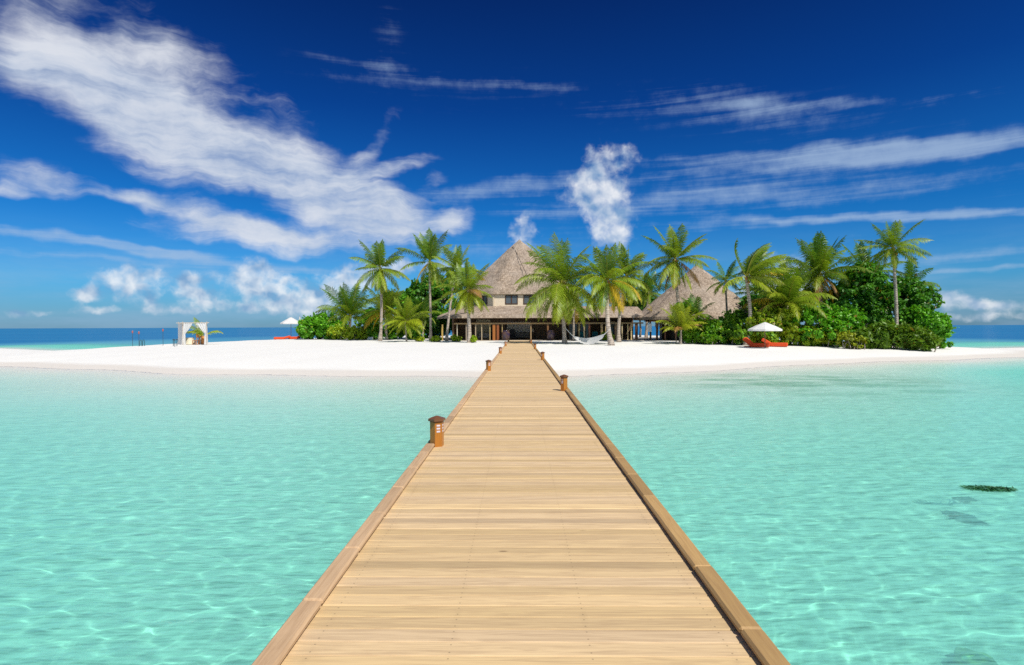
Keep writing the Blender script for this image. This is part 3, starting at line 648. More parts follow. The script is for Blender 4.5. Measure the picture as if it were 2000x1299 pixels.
def lounger(p, ang, label, back=38, L=1.95):
    o = empty('sun_lounger', tuple(p), label, 'sun lounger', 'orange sun loungers on the beach'); o.rotation_euler.z = 0
    c, s = math.cos(ang), math.sin(ang); M = Matrix(((c, -s, 0), (s, c, 0), (0, 0, 1)))
    P = np.array(p); og = (.72, .085, .022)
    MB().cbox(tuple(P+np.array(M @ Vector((.35, 0, .2)))), (.72, .38, .17), .05, og, M).build('seat', M_fabric, o)
    B = M @ Matrix.Rotation(-R(back), 3, 'Y').transposed() if False else M @ Matrix.Rotation(R(back), 3, 'Y')
    MB().cbox(tuple(P+np.array(M @ Vector((-.36-.36*math.cos(R(back)), 0, .24+.38*math.sin(R(back)))))), (.46, .38, .14), .05, og, B).build('backrest', M_fabric, o)
    MB().cbox(tuple(P+np.array(M @ Vector((.05, 0, .07)))), (1., .32, .03), .01, (.45, .06, .02), M).build('frame', M_fabric, o)
    for u in (-.85, .95):
        for w in (-.27, .27):
            q = P+np.array(M @ Vector((u, w, 0))); MB().box(q-(.03, .03, .08), q+(.03, .03, .045), (.3, .05, .02)).build('leg', M_dark, o)
def gz(x, y): return float(hgt(x, y))
def gp(px, py): q = ground(px, py); return (q.x, q.y, gz(q.x, q.y))
pr = gp(1494, 680.5); S = pr[1]/F
parasol(pr, 30.5*S, at(1494, 629.5, pr[1]).z-pr[2], 'open white parasol in front of the green bushes, above two orange loungers', .6)
lounger(gp(1476, 678.5), R(-38), 'orange sun lounger left of the parasol pole by the bushes', 42)
lounger(gp(1513, 677.2), R(-28), 'orange sun lounger right of the parasol pole by the bushes', 32)
pl = gp(568.5, 662.6); S = pl[1]/F
parasol(pl, 20*S, at(568.5, 620, pl[1]).z-pl[2], 'open white parasol standing alone left of the rounded green hedge', .85)
pbx = at(585.5, 640, pl[1]+3).x; pb = (pbx, pl[1]+3, gz(pbx, pl[1]+3))
def closed_parasol():
    o = empty('closed_parasol', pb, 'folded white parasol standing half behind the rounded green hedge', 'parasol'); zt = at(585, 618, pb[1]).z-pb[2]
    V = []; n = 16; rows = [(.02, zt), (.07, zt-.12), (.2, zt-.75), (.24, zt-1.1), (.15, zt-1.16)]
    for rr_, z in rows:
        for k in range(n): q = rr_*(1 if k % 2 else .72); V.append((pb[0]+q*math.cos(6.2832*k/n), pb[1]+q*math.sin(6.2832*k/n), pb[2]+z))
    MB().add(V, [(i*n+k, i*n+(k+1) % n, (i+1)*n+(k+1) % n, (i+1)*n+k) for i in range(len(rows)-1) for k in range(n)]).build('canopy', M_canvas, o)
    MB().tube([np.array(pb)+(0, 0, -.2), np.array(pb)+(0, 0, zt+.08)], .03, 8, (.2, .11, .05)).build('pole', M_post, o)
closed_parasol()
lounger((pl[0]-1.0, pl[1]-.9, gz(pl[0]-1, pl[1]-.9)), R(190), 'orange sun lounger lying flat left of the lone parasol pole', 14)
lounger((pl[0]+1.0, pl[1]-.6, gz(pl[0]+1, pl[1]-.6)), R(170), 'orange sun lounger with raised back touching the rounded hedge', 30)

def make_gazebo():
    g0 = gp(376, 672); Y = g0[1]; S = Y/F; z0 = g0[2]-.03; zt = at(376, 630.5, Y).z
    o = empty('wedding_canopy', (g0[0], Y, z0), 'square white draped canopy on four posts standing on the open sand', 'canopy')
    xl, xr = at(357, 650, Y).x, at(404, 650, Y).x; D = 2.4; sh = -1.9
    C = {'fl': (xl, Y), 'fr': (xr, Y), 'bl': (xl+sh, Y+D), 'br': (xr+sh, Y+D)}
    for k, (x, y) in C.items(): MB().tube([(x, y, z0-.3), (x, y, zt+.12)], .045, 8, (.5, .42, .34)).build('post', M_paint, o)
    f = MB()
    for a, b in (('fl', 'fr'), ('bl', 'br'), ('fl', 'bl'), ('fr', 'br')):
        A, B = C[a], C[b]; e = .25
        d = Vector((B[0]-A[0], B[1]-A[1])).normalized(); f.tube([(A[0]-d.x*e, A[1]-d.y*e, zt-(.0 if a+b in ('flfr', 'blbr') else .07)), (B[0]+d.x*e, B[1]+d.y*e, zt-(.0 if a+b in ('flfr', 'blbr') else .07))], .035, 6, (.6, .52, .42))
    f.build('top_rails', M_paint, o)
    def drape(x0, x1, xt, y0, y1, ztie, yt):        # gathered curtain: wide at the top, tied at ztie, falling below
        V = []; nu = 14; rows = 18
        for r in range(rows+1):
            z = zt-.03-(zt-z0-.08)*r/rows; q = min(1, (zt-z)/(zt-ztie)); q = q**1.25
            lo = .13 if z < ztie else 0
            for u in range(nu+1):
                s = u/nu; xx = (x0+(x1-x0)*s)*(1-q)+(xt+(s-.5)*(.3+.12*max(0, ztie-z)))*q; yy = (y0+(y1-y0)*s)*(1-q)+(yt+(s-.5)*.06)*q
                V.append((xx, yy+.045*math.sin(s*nu*1.9+r*.2), z))
        return MB().add(V, [(r*(nu+1)+u, r*(nu+1)+u+1, (r+1)*(nu+1)+u+1, (r+1)*(nu+1)+u) for r in range(rows) for u in range(nu)]).build('curtain', M_canvas, o, True)
    tie = at(357, 652, Y).z; m = (xl+xr)/2
    drape(xl, m-.25, xl+.1, Y, Y, tie, Y); drape(m+.1, xr, xr-.08, Y, Y, tie, Y)
    drape(xl+sh, m+sh-.5, xl+sh+.12, Y+D, Y+D, tie, Y+D); drape(m+sh+.5, xr+sh, xr+sh-.1, Y+D, Y+D, tie, Y+D)
    def side(x, e):
        V = []; 
        for r in range(9):
            for u in range(13): V.append((x+sh*u/12+.05*math.sin(u*2.3), Y+.1+(D-.2)*u/12, zt-.05-(zt-z0-.1)*r/8))
        MB().add(V, [(r*13+u, r*13+u+1, (r+1)*13+u+1, (r+1)*13+u) for r in range(8) for u in range(12)]).build('side_curtain', M_canvas, o, True)
    side(xl-.03, 0)
    # table and chairs inside
    ty = Y+1.1; tx = at(371, 660, ty).x
    t = empty('dining_table', (tx, ty, z0+.03), 'round table under a pale cloth inside the white draped canopy', 'table')
    MB().lathe([(.5, .05), (.42, .55), (.42, .74), (.43, .76), (.05, .77)], 20, (tx, ty, z0+.03), (.72, .66, .5)).build('tablecloth', M_fabric, t)
    MB().lathe([(.05, 0), (.05, .7)], 10, (tx, ty, z0+.03), (.3, .2, .1)).build('table_leg', M_dark, t)
    for px, dy, lab in ((382, .75, 'orange brown wooden chair inside the canopy, right next to the table'), (388, 1.6, 'orange brown wooden chair at the back right of the canopy')):
        yy = Y+dy; x = at(px, 665, yy).x; c = empty('dining_chair', (x, yy, z0+.03), lab, 'chair', 'chairs inside the canopy'); oc = (.5, .2, .05)
        MB().cbox((x, yy, z0+.5), (.23, .23, .03), .01, oc).build('seat', M_post, c); b = MB()
        b.cbox((x+.23, yy, z0+.98), (.03, .22, .18), .01, oc); b.box((x+.21, yy-.22, z0+.5), (x+.25, yy-.18, z0+.9), oc); b.box((x+.21, yy+.18, z0+.5), (x+.25, yy+.22, z0+.9), oc); b.build('backrest', M_post, c)
        for sx in (-.2, .2):
            for sy in (-.2, .2): MB().box((x+sx-.025, yy+sy-.025, z0+.0), (x+sx+.025, yy+sy+.025, z0+.47), oc).build('leg', M_post, c)
    return g0, zt
GZ, GZT = make_gazebo()
for k, (px, py, top, lab) in enumerate(((259, 672.5, 645.5, 'leftmost thin garden torch on the far edge of the sand spit'), (271.5, 676.5, 647, 'thin garden torch beside the small arched stand'), (318.5, 675, 642, 'tallest thin garden torch, left of the white draped canopy'))):
    p = gp(px, py); z1 = at(px, top, p[1]).z; o = empty('garden_torch', p, lab, 'torch', 'thin torches on the sand')
    MB().tube([(p[0], p[1], p[2]-.2), (p[0], p[1], z1-.28)], .02, 6, (.04, .06, .08)).build('pole', M_paint, o)
    MB().lathe([(.03, 0), (.07, .05), (.085, .2), (.04, .28)], 10, (p[0], p[1], z1-.3), (.35, .1, .1)).build('torch_head', M_paint, o)
p = gp(275.5, 676); o = empty('arched_stand', p, 'small dark teal arched stand on the sand under the thin torches', 'stand')
for dx in (-.02, .2):
    pts = [(p[0]+dx+.1*math.cos(a)*(1), p[1]+dx*.5, p[2]+.42+.22*math.sin(a)) for a in np.linspace(0, math.pi, 8)]
    MB().tube([(pts[0][0], pts[0][1], p[2]-.1)]+pts+[(pts[-1][0], pts[-1][1], p[2]-.1)], .035, 6, (.03, .12, .16)).build('hoop', M_paint, o)
for px, py, lab in ((338.5, 676, 'short dark stake in the sand, left of a pair by the white canopy'), (341.5, 677, 'short dark stake in the sand, middle one by the white canopy'), (345.5, 676, 'short dark stake in the sand, nearest to the white canopy post')):
    p = gp(px, py); o = empty('short_stake', p, lab, 'stake', 'short dark stakes on the sand')
    MB().tube([(p[0], p[1], p[2]-.2), (p[0], p[1], p[2]+.6)], .035, 6, (.04, .09, .11)).build('shaft', M_paint, o); MB().lathe([(.03, .58), (.07, .62), (.06, .7), (.02, .74)], 8, p, (.03, .06, .08)).build('knob', M_paint, o)
p = gp(723, 664); o = empty('storage_box', p, 'small white box on the sand in front of the low palms', 'box')
MB().cbox((p[0], p[1], p[2]+.17), (.37, .25, .2), .02, (.7, .72, .75)).build('body', M_paint, o); MB().cbox((p[0], p[1], p[2]+.395), (.39, .27, .025), .01, (.78, .79, .8)).build('lid', M_paint, o)

# hammock between the drooping palm and its right neighbour
def make_hammock():
    A = at(1104.5, 641, gp(1103, 671.5)[1]-.1); B = at(1192.5, 640.5, gp(1195, 675)[1]); 
    o = empty('hammock', tuple((A+B)/2-Vector((0, 0, 1.4))), 'white net hammock slung between two palm trunks in front of the terrace', 'hammock')
    n = 40; m = 9; V = []; zl = at(1150, 668, (A.y+B.y)/2).z
    t0, t1 = .2, .86
    def curve(t): 
        p = A.lerp(B, t); dz = 4*t*(1-t)*((A.z+B.z)/2-zl); return Vector((p.x, p.y, p.z-dz))
    for i in range(n+1):
        t = t0+(t1-t0)*i/n; p = curve(t); w = .62*math.sin(math.pi*min(1, max(0, (i/n)*.96+.02)))**.55
        for j in range(m+1):
            s = j/m*2-1; sc_ = .05*abs(math.sin(i/n*math.pi*7)) if j in (0, m) else 0
            V.append((p.x, p.y+s*w*.75, p.z+w*(.22*s*s+.42*s)-.02-(sc_*1.4+.04 if j == 0 else 0)))
    MB().add(V, [(i*(m+1)+j, i*(m+1)+j+1, (i+1)*(m+1)+j+1, (i+1)*(m+1)+j) for i in range(n) for j in range(m)]).build('bed', M_canvas, o, True)
    for (P, tt) in ((A, t0), (B, t1)):
        mb = MB(); e = curve(tt)
        mb.tube([P, P.lerp(e, .5)-Vector((0, 0, .03)), e], [.03, .03, .05], 6, (.8, .78, .75)); mb.build('rope', M_fabric, o)
make_hammock()
# ------------------------------------------------------------------ palms
def norm(a): return a/(np.linalg.norm(a, axis=-1, keepdims=True)+1e-9)
YG, DG, YEL = np.array((.36, .44, .022)), np.array((.075, .20, .018)), np.array((.72, .42, .03))
def fronds(C, n, L, emin=-35, emax=84, b0=.6, b1=1.5, wind=(0, 0), seed=0, ya=.5, yel=.1, azs=None, wid=1., ages=None, ymix=None):
    """returns verts, quads, colours of a coconut crown at C"""
    rng = np.random.default_rng(seed); V = []; Q = []; CO = []; base = 0; ns = 58
    for i in range(n):
        a = min(1, max(0, (i+.5)/n+rng.normal(0, .05))) if ages is None else ages[i]
        az = (i*2.39996+rng.normal(0, .25)+seed) if azs is None else R(azs[i])
        e0 = R(emax+(emin-emax)*a**.9)+rng.normal(0, .08); bend = 1.4*(b0+(b1-b0)*a)+rng.normal(0, .15)
        Lf = L*(.78+.3*math.sin(math.pi*min(1, a*.9+.15)))*rng.uniform(.9, 1.08)
        d = np.array((math.cos(e0)*math.cos(az), math.cos(e0)*math.sin(az), math.sin(e0))); p = np.array(C, float)
        P = [p]; D = [d]
        for k in range(ns-1):
            t = k/(ns-1); d = d+np.array((wind[0], wind[1], 0))*t/ns*2.2+np.array((0, 0, -1))*bend*(.25+1.3*t)/ns; d = d/np.linalg.norm(d); p = p+d*Lf/ns; P.append(p); D.append(d)
        P = np.array(P); D = np.array(D); t = np.linspace(0, 1, ns)
        # twist so that the frond's plane is roughly level across
        up = np.array((0, 0, 1.)); ref = np.array((-math.sin(az), math.cos(az), 0)); S = norm(ref-D*(D@ref)[:, None]); tw = rng.normal(0, .35)
        Nn = np.cross(D, S); Nn = Nn*np.sign(Nn[:, 2:3]+1e-6)*1.; S = S*math.cos(tw)+Nn*math.sin(tw)
        prof = np.clip(np.sin(np.pi*np.clip(t*.93+.1, 0, 1))**.65, .12, 1)*(t > .1)
        yy = np.clip(ya+.5*(a-.5)+rng.normal(0, .12), 0, 1); cb = DG*(1-yy)+YG*yy
        dead = (rng.random() < yel and a > .55)
        if dead: cb = cb*.3+YEL*.7 if rng.random() < .65 else np.array((.36, .2, .07))
        elif ymix: cb = cb*(1-ymix)+YEL*ymix
        for sd in (-1, 1):
            ll = (Lf*.235*prof*rng.uniform(.7, 1.15, ns)*wid)[:, None]
            hang = (.35+1.0*a)*rng.uniform(.4, 1.3, (ns, 1))
            u = norm(S*sd*.85+D*(.45+.5*t[:, None])+np.array((wind[0], wind[1], 0))*.35+np.array((0, 0, -.25))*hang)
            u2 = norm(u+np.array((0, 0, -1))*(.35+.8*hang))
            w = D*.034*np.clip(L/3.5, .6, 1.2)
            a0 = P+D*rng.normal(0, .02, (ns, 1)); m = a0+u*ll*.55; e = m+u2*ll*.45
            vv = np.stack([a0-w*.7, a0+w*.7, m-w, m+w, e-w*.15, e+w*.15], 1)[4:]
            k = len(vv); V.append(vv.reshape(-1, 3)); o = np.arange(k)[:, None]*6+base
            Q.append(np.concatenate([o+np.array((0, 1, 3, 2)), o+np.array((2, 3, 5, 4))])); base += 6*k
            j = rng.uniform(.72, 1.3, (k, 1)); tipy = np.clip((t[4:, None]-.6)*.5*a, 0, 1)
            cc = cb*j*(1-tipy)+YEL*.7*tipy; CO += [cc, cc*1.08]
        # midrib
        r = (.05*(1-t*.85)*np.clip(L/3.8, .5, 1.2))[:, None]; U = np.cross(D, S)
        vv = np.stack([P+S*r, P+U*r*.8, P-S*r, P-U*r*.5], 1); V.append(vv.reshape(-1, 3)); f = []
        for k in range(ns-1):
            for q in range(4): f.append((base+k*4+q, base+k*4+(q+1) % 4, base+(k+1)*4+(q+1) % 4, base+(k+1)*4+q))
        Q.append(np.array(f)); base += 4*ns; CO.append(np.tile((cb*.4+np.array((.6, .52, .07))*.6), (len(f), 1)))
    return np.concatenate(V), np.concatenate(Q), np.concatenate(CO)
def palm(label, base, crown, L, n=24, trunk=(.17, .11), lean=(0, 0), nuts=0, dY=0, cat='palm tree', name='coconut_palm', group='coconut palms on the island', shade=1., **kw):
    if len(base) == 2: B = Vector(gp(*base))
    else: B = Vector((at(base[0], base[1], base[2]).x, base[2], gz(at(base[0], base[1], base[2]).x, base[2])))
    C = at(crown[0], crown[1], B.y+dY)
    o = empty(name, tuple(B), label, cat, group)
    M1 = B.lerp(C, .33)+Vector((lean[0], 0, 0)); M2 = B.lerp(C, .7)+Vector((lean[1], 0, 0)); pts = []; rad = []
    for k in range(17):
        t = k/16; p = B*(1-t)**3+M1*3*t*(1-t)**2+M2*3*t*t*(1-t)+C*t**3
        if k == 0: p = p-Vector((0, 0, .3))
        pts.append(p); rad.append((trunk[0]*(1-t)+trunk[1]*t)*(1+.55*max(0, .12-t)/.12)*(1+.25*max(0, t-.93)/.07))
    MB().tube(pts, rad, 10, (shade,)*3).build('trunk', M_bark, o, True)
    v, q, c = fronds(C, n, L, **kw); fast_mesh('crown', v, q, M_frond, o, c)
    if nuts:
        rr = random.Random(n); mb = MB()
        for k in range(nuts):
            a = rr.uniform(0, 6.28); z = rr.uniform(-.75, -.1); rd = rr.uniform(.2, .36); col = rr.choice([(.33, .13, .02), (.2, .09, .03), (.40, .24, .03)])
            mb.lathe([(.02, -.15), (.1, -.1), (.13, 0), (.09, .1), (.02, .14)], 8, (C.x+rd*math.cos(a), C.y+rd*math.sin(a), C.z+z), col)
        ob = mb.build('coconut_cluster', M_paint, o, True)
    return o
palm('slim coconut palm leaning slightly left with bare lower trunk, leftmost tall palm', (742, 666), (743, 524), 4.1, 28, (.2, .13), (.35, .1), nuts=4, emin=-72, b0=.35, b1=1.2, seed=3, ya=.45, yel=.08, emax=86)
palm('tall straight pale trunked palm with an upright tuft, second tall palm from the left', (841, 665), (839, 512), 4.3, 21, (.17, .12), (.1, -.05), nuts=3, emin=-50, b0=.2, b1=1.5, seed=8, ya=.35, yel=.1, ages=[0, .03, .05, .08, .1, .12, .14, .18, .2, .22, .25, .3, .55, .6, .62, .68, .72, .8, .85, .92, .97], emax=88)
palm('palm with a thin pale trunk just left of the veranda corner', (872, 666.5), (893, 527), 3.5, 28, (.16, .1), (-.2, -.3), nuts=0, emin=-60, b0=.4, b1=1.3, seed=12, ya=.42, dY=1)
palm('palm in front of the veranda whose yellow green crown covers the left of the thatch', (917, 669.5), (914, 566), 3.7, 32, (.23, .15), (.1, -.1), nuts=5, emin=-62, b0=.3, b1=1.25, seed=21, ya=.6, yel=.12, shade=1.1)
palm('big broad palm with long drooping yellow green fronds, left end of the hammock', (1103, 671.5), (1097, 556), 5.5, 44, (.22, .15), (0, 0), nuts=14, emin=-62, b0=.75, b1=2.1, seed=5, ya=.55, yel=.05, wid=1.05)
palm('drooping palm at the right end of the hammock with yellowing lower fronds', (1195, 675), (1186, 549), 4.2, 32, (.24, .13), (-.5, 0), dY=2.8, nuts=8, emin=-60, b0=.6, b1=2.2, seed=17, ya=.6, yel=.25)
palm('slim curved palm just behind the one at the right end of the hammock', (1209, 668.5), (1224, 541), 4.2, 28, (.2, .12), (-.5, -.2), nuts=0, emin=-55, b0=.6, b1=2.1, seed=31, ya=.62, yel=.12, dY=2)
palm('full round crowned palm in front of the pavilion with orange old fronds hanging', (1331, 668, 62), (1319, 507), 4.3, 31, (.2, .13), (.2, -.3), nuts=6, emin=-66, b0=.5, b1=1.25, seed=40, ya=.5, yel=.2)
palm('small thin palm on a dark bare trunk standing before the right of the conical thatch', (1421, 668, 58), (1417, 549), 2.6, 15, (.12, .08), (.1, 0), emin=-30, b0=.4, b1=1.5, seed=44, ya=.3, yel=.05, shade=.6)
palm('wind blown palm with fronds swept to the right and a curved pale trunk', (1454, 668, 54), (1457, 540), 4.1, 24, (.2, .13), (.9, .3), nuts=3, emin=-15, b0=.2, b1=.9, wind=(1.1, 0), azs=[0, 30, -25, 15, 165, 50, -50, 5, -15, 70, -70, 35, -35, 20, 85, -5, 60, -60, 195, 10, -30, 40, -10, -80], seed=50, ya=.55, yel=.25)
palm('low spreading palm with orange yellow fronds behind the white parasol', (1541, 668, 55), (1537, 597), 4.8, 34, (.2, .15), (0, 0), emin=-5, b0=.6, b1=1.7, seed=55, ya=.55, yel=.35)
palm('bushy wide crowned palm with a short pale trunk above the green thicket', (1606, 668, 60), (1600, 537), 4.7, 42, (.24, .15), (.1, 0), emin=-38, b0=.5, b1=1.7, seed=60, ya=.36, yel=.05)
palm('palm crown rising out of the dark leafy trees beside the tallest right hand palm', (1690, 668, 62), (1692, 535), 4.1, 24, (.2, .14), (0, 0), emin=-30, b0=.4, b1=1.4, seed=66, ya=.2, yel=0)
palm('tallest right hand palm with a star shaped crown on a long bare trunk', (1750, 668, 53), (1744, 484), 3.1, 24, (.18, .11), (.25, .1), nuts=5, emin=-62, b0=.35, b1=.95, seed=71, ya=.42, yel=.08)
palm('small palm half hidden behind the leafy tree at the right end of the island', (1778, 668, 60), (1777, 560), 3.2, 20, (.17, .12), (0, 0), emin=-25, b0=.5, b1=1.7, seed=77, ya=.22, yel=0)
palm('low dark green palm without visible trunk at the left end of the grove', (682, 655, 84), (684, 619), 5.6, 34, (.24, .2), emin=-8, b0=.35, b1=1.6, seed=81, ya=.3, yel=.1)
palm('bright young palm with a short stout trunk right behind the leftmost tall palm', (755, 664), (752, 606), 4.1, 32, (.18, .13), emin=-40, b0=.4, b1=1.5, seed=86, ya=.65, yel=.15)
palm('narrow young palm with a green stem between the two leftmost tall palms', (794, 667.5), (792, 628), 3.2, 28, (.09, .07), emin=-30, b0=.3, b1=1.2, seed=91, ya=.72, yel=.03)
palm('dark young palm under the broadleaf tree left of the veranda', (826, 662), (825, 612), 3.7, 22, (.16, .12), emin=-20, b0=.4, b1=1.5, seed=95, ya=.18, yel=.05)
palm('yellow green feathery palm clump on the sand edge before the pavilion', (1330, 672), (1330, 645), 2.9, 26, (.1, .08), emin=25, b0=.4, b1=1.5, seed=99, ya=.75, ymix=.05, yel=.15)
palm('low palm with arching dark fronds before the front of the conical thatch', (1364, 672, 58), (1361, 618), 2.5, 16, (.14, .1), emin=-15, b0=.5, b1=1.8, seed=103, ya=.25, yel=.2)
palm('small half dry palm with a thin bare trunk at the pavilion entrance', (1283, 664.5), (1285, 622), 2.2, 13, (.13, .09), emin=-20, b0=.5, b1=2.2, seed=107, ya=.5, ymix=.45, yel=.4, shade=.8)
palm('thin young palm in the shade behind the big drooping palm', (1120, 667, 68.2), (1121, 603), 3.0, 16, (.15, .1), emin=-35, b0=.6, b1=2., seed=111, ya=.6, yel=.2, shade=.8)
palm('dark palm crown showing behind the gap between wing and pavilion', (1262, 660, 84), (1266, 572), 4.0, 20, (.2, .14), emin=-30, b0=.5, b1=1.7, seed=115, ya=.2, yel=0)
palm('palm with blue green fronds behind the thatch between pavilion and wind blown palm', (1480, 668, 70), (1482, 580), 4.2, 20, (.2, .14), emin=-20, b0=.4, b1=1.5, seed=119, ya=.1, yel=0)
# the frond tied up inside the white canopy
def canopy_frond():
    C = (at(398, 660, GZ[1]+1.3).x, GZ[1]+1.3, GZ[2]+.9)
    o = empty('palm_decoration', (C[0], C[1], GZ[2]), 'green palm fronds arching inside the white draped canopy', 'palm fronds')
    v, q, c = fronds(C, 7, 2.4, emin=35, emax=62, b0=.8, b1=1.6, seed=3, ya=.7, yel=0, azs=[170, 185, 160, 200, 175, 20, 150], ages=[.1, .3, .5, .6, .8, .7, .9]); fast_mesh('fronds', v, q, M_frond, o, c)
    MB().lathe([(.1, 0), (.22, .15), (.26, .55), (.2, .9)], 14, (C[0], C[1], GZ[2]+.01), (.5, .2, .04)).build('basket', M_paint, o, True)
canopy_frond()

# ------------------------------------------------------------------ broadleaf trees and bushes
def leaves(blobs, n, size, cA, cB, seed, up=.35, long=1.5, lump=.22, shell=.45, acc=.22):
    rng = np.random.default_rng(seed); w = np.array([b[3]*b[4]+b[4]*b[5]+b[3]*b[5] for b in blobs]); w = w/w.sum()
    V = []; CO = []
    for b, ww in zip(blobs, w):
        k = int(n*1.4*ww); gb = float(hgt(b[0], b[1])); low = b[2]-gb < 2.1*b[5]
        R3 = np.array(b[3:6]); rm = float(np.min(R3)); nc = int(np.clip(26*(R3[0]*R3[2])**.5/max(.6, rm)*1.2, 14, 60))
        # the crown is a crowd of leafy clumps of different size
        cd = norm(rng.normal(size=(nc, 3))); 
        if not low: cd[:, 2] = np.where(cd[:, 2] < -.5, -cd[:, 2], cd[:, 2])
        cr = rng.uniform(.62, 1.0+lump, (nc, 1)); cp = np.array(b[:3])+cd*cr*R3*.84
        if low: cp[:, 2] = np.where(cd[:, 2] < 0, b[2]+cd[:, 2]*cr[:, 0]*(b[2]-gb-.1), cp[:, 2])
        cs = rm*rng.uniform(.2, .42, nc); ctone = rng.random(nc)
        idx = rng.choice(nc, k, p=cs**2/np.sum(cs**2)); d = norm(rng.normal(size=(k, 3))+np.array((0, 0, .25)))
        p = cp[idx]+d*(cs[idx]*(1-.4*rng.random(k)**1.5))[:, None]
        ks = k//9; nsh = max(3, ks//9); si = rng.integers(0, nsh, ks); sd = norm(cd[rng.integers(0, nc, nsh)]*.7+rng.normal(0, .35, (nsh, 3))+np.array((0, 0, .55)))      # loose shoots
        sb = np.array(b[:3])+norm(sd)*R3*rng.uniform(.75, 1., (nsh, 1)); sl = rng.uniform(.3, .75, nsh)*min(1., rm)
        p[:ks] = sb[si]+sd[si]*(rng.random(ks)*sl[si])[:, None]+rng.normal(0, size*.22, (ks, 3))
        d = norm(d*.7+cd[idx]*.5); ntw = max(4, k//7); tw_i = rng.integers(0, ntw, k)
        nrm = norm(d*.8+rng.normal(0, .6, (k, 3))+np.array((0, 0, up)))
        a = norm(np.cross(nrm, rng.normal(size=(k, 3)))); bb = np.cross(nrm, a); s = size*rng.uniform(.45, 1.4, (k, 1))
        fold = nrm*s*.12
        V.append(np.stack([p-a*s*long*.5, p+bb*s*.42+fold, p+a*s*long*.5-nrm*s*.15, p-bb*s*.42+fold], 1))
        m = np.clip(ctone[idx][:, None]*.6+rng.random((k, 1))*.55-.05, 0, 1)
        c = np.array(cA)*(1-m)+np.array(cB)*m; yl = rng.random((k, 1)) < acc*.12; c = np.where(yl, np.array((.3, .2, .03)), c); CO.append(c*rng.uniform(.75, 1.2, (k, 1)))
    V = np.concatenate(V); return V.reshape(-1, 3), np.arange(len(V)*4).reshape(-1, 4), np.concatenate(CO)
def plant(name, label, cat, pxblobs, n, size, cA, cB, seed, group=None, stems=5, trunk=None, mb_name='foliage', **kw):
    """pxblobs: (px, py, rx px, ry px, Y, depth m)"""
    bl = []
    for (px, py, rx, ry, Y, dp) in pxblobs:
        p = at(px, py, Y); bl.append((p.x, p.y, p.z, rx*Y/F, dp, ry*Y/F))
    X0 = sum(b[0] for b in bl)/len(bl); Y0 = sum(b[1] for b in bl)/len(bl); Z0 = gz(X0, Y0)
    o = empty(name, (X0, Y0, Z0), label, cat, group)
    v, q, c = leaves(bl, n, size, cA, cB, seed, **kw)
    g = hgt(v[:, 0], v[:, 1])+.03; v[:, 2] = np.maximum(v[:, 2], g+np.abs(v[:, 2]-g)*.05*(v[:, 2] < g))
    fast_mesh('crown' if trunk else mb_name, v, q, M_leaf, o, c)
    rr = random.Random(seed)
    if trunk:
        mb = MB(); T = Vector((X0+trunk[1], Y0, Z0-.2)); top = Vector((X0+trunk[1]*.6, Y0, Z0+trunk[2]))
        mb.tube([T, T.lerp(top, .5)+Vector((.1, 0, 0)), top], [trunk[0], trunk[0]*.8, trunk[0]*.65], 9, (.7, .7, .7))
        for b in bl:
            for k in range(2):
                e = Vector((b[0]+b[3]*rr.uniform(-.5, .5), b[1]+b[4]*rr.uniform(-.5, .5), b[2]+b[5]*rr.uniform(.1, .6))); m = top.lerp(e, .5)+Vector((0, 0, rr.uniform(-.4, .2)))
                mb.tube([top, m, e], [trunk[0]*.5, trunk[0]*.3, .03], 6, (.7, .7, .7))
        mb.build('trunk', M_bark, o, True)
    elif stems:
        mb = MB()
        for k in range(stems):
            b = rr.choice(bl); e = Vector((b[0]+b[3]*rr.uniform(-.7, .7), b[1]+b[4]*rr.uniform(-.6, .3), b[2]+b[5]*rr.uniform(-.2, .4))); s = Vector((e.x+rr.uniform(-.5, .5), e.y+rr.uniform(-.3, .3), 0)); s.z = gz(s.x, s.y)-.1
            mb.tube([s, s.lerp(e, .5)+Vector((rr.uniform(-.15, .15), 0, 0)), e], [.05, .04, .02], 5, (.8, .8, .8))
        mb.build('stem', M_bark, o, True)
    return o
BG1, BG2 = (.075, .30, .012), (.21, .54, .022)          # fresh green
YB1, YB2 = (.24, .44, .018), (.52, .60, .03)           # yellow green
DG1, DG2 = (.045, .17, .014), (.125, .36, .022)          # deep green
G = 'green bushes along the sand'
# left end
plant('hedge_bush', 'large rounded bright green bush at the left end of the grove, beside the lone parasol', 'bush', [(612, 641, 28, 22, 82, 2.6), (640, 637, 26, 24, 82, 2.6), (662, 646, 18, 16, 81, 2.), (596, 648, 14, 16, 81, 1.6)], 14000, .26, BG1, BG2, 201, G, lump=.1)
plant('low_bush', 'low yellow green bush at the foot of the low dark palm', 'bush', [(660, 650, 22, 12, 78, 1.2), (688, 652, 20, 11, 76.5, 1.1), (712, 653, 16, 10, 77, 1.1)], 5000, .2, YB1, YB2, 202, G)
plant('low_bush', 'low green bush behind the white box, left of the leftmost tall palm', 'bush', [(730, 648, 14, 14, 77.5, 1.2), (706, 640, 20, 12, 79, 1.4)], 3200, .22, BG1, YB1, 203, G)
plant('low_bush', 'low dark bush between the leftmost tall palm and the narrow young palm', 'bush', [(772, 648, 16, 16, 78, 1.3), (758, 655, 10, 8, 77, 1.), (808, 652, 18, 12, 78, 1.2)], 4200, .22, DG1, BG2, 204, G)
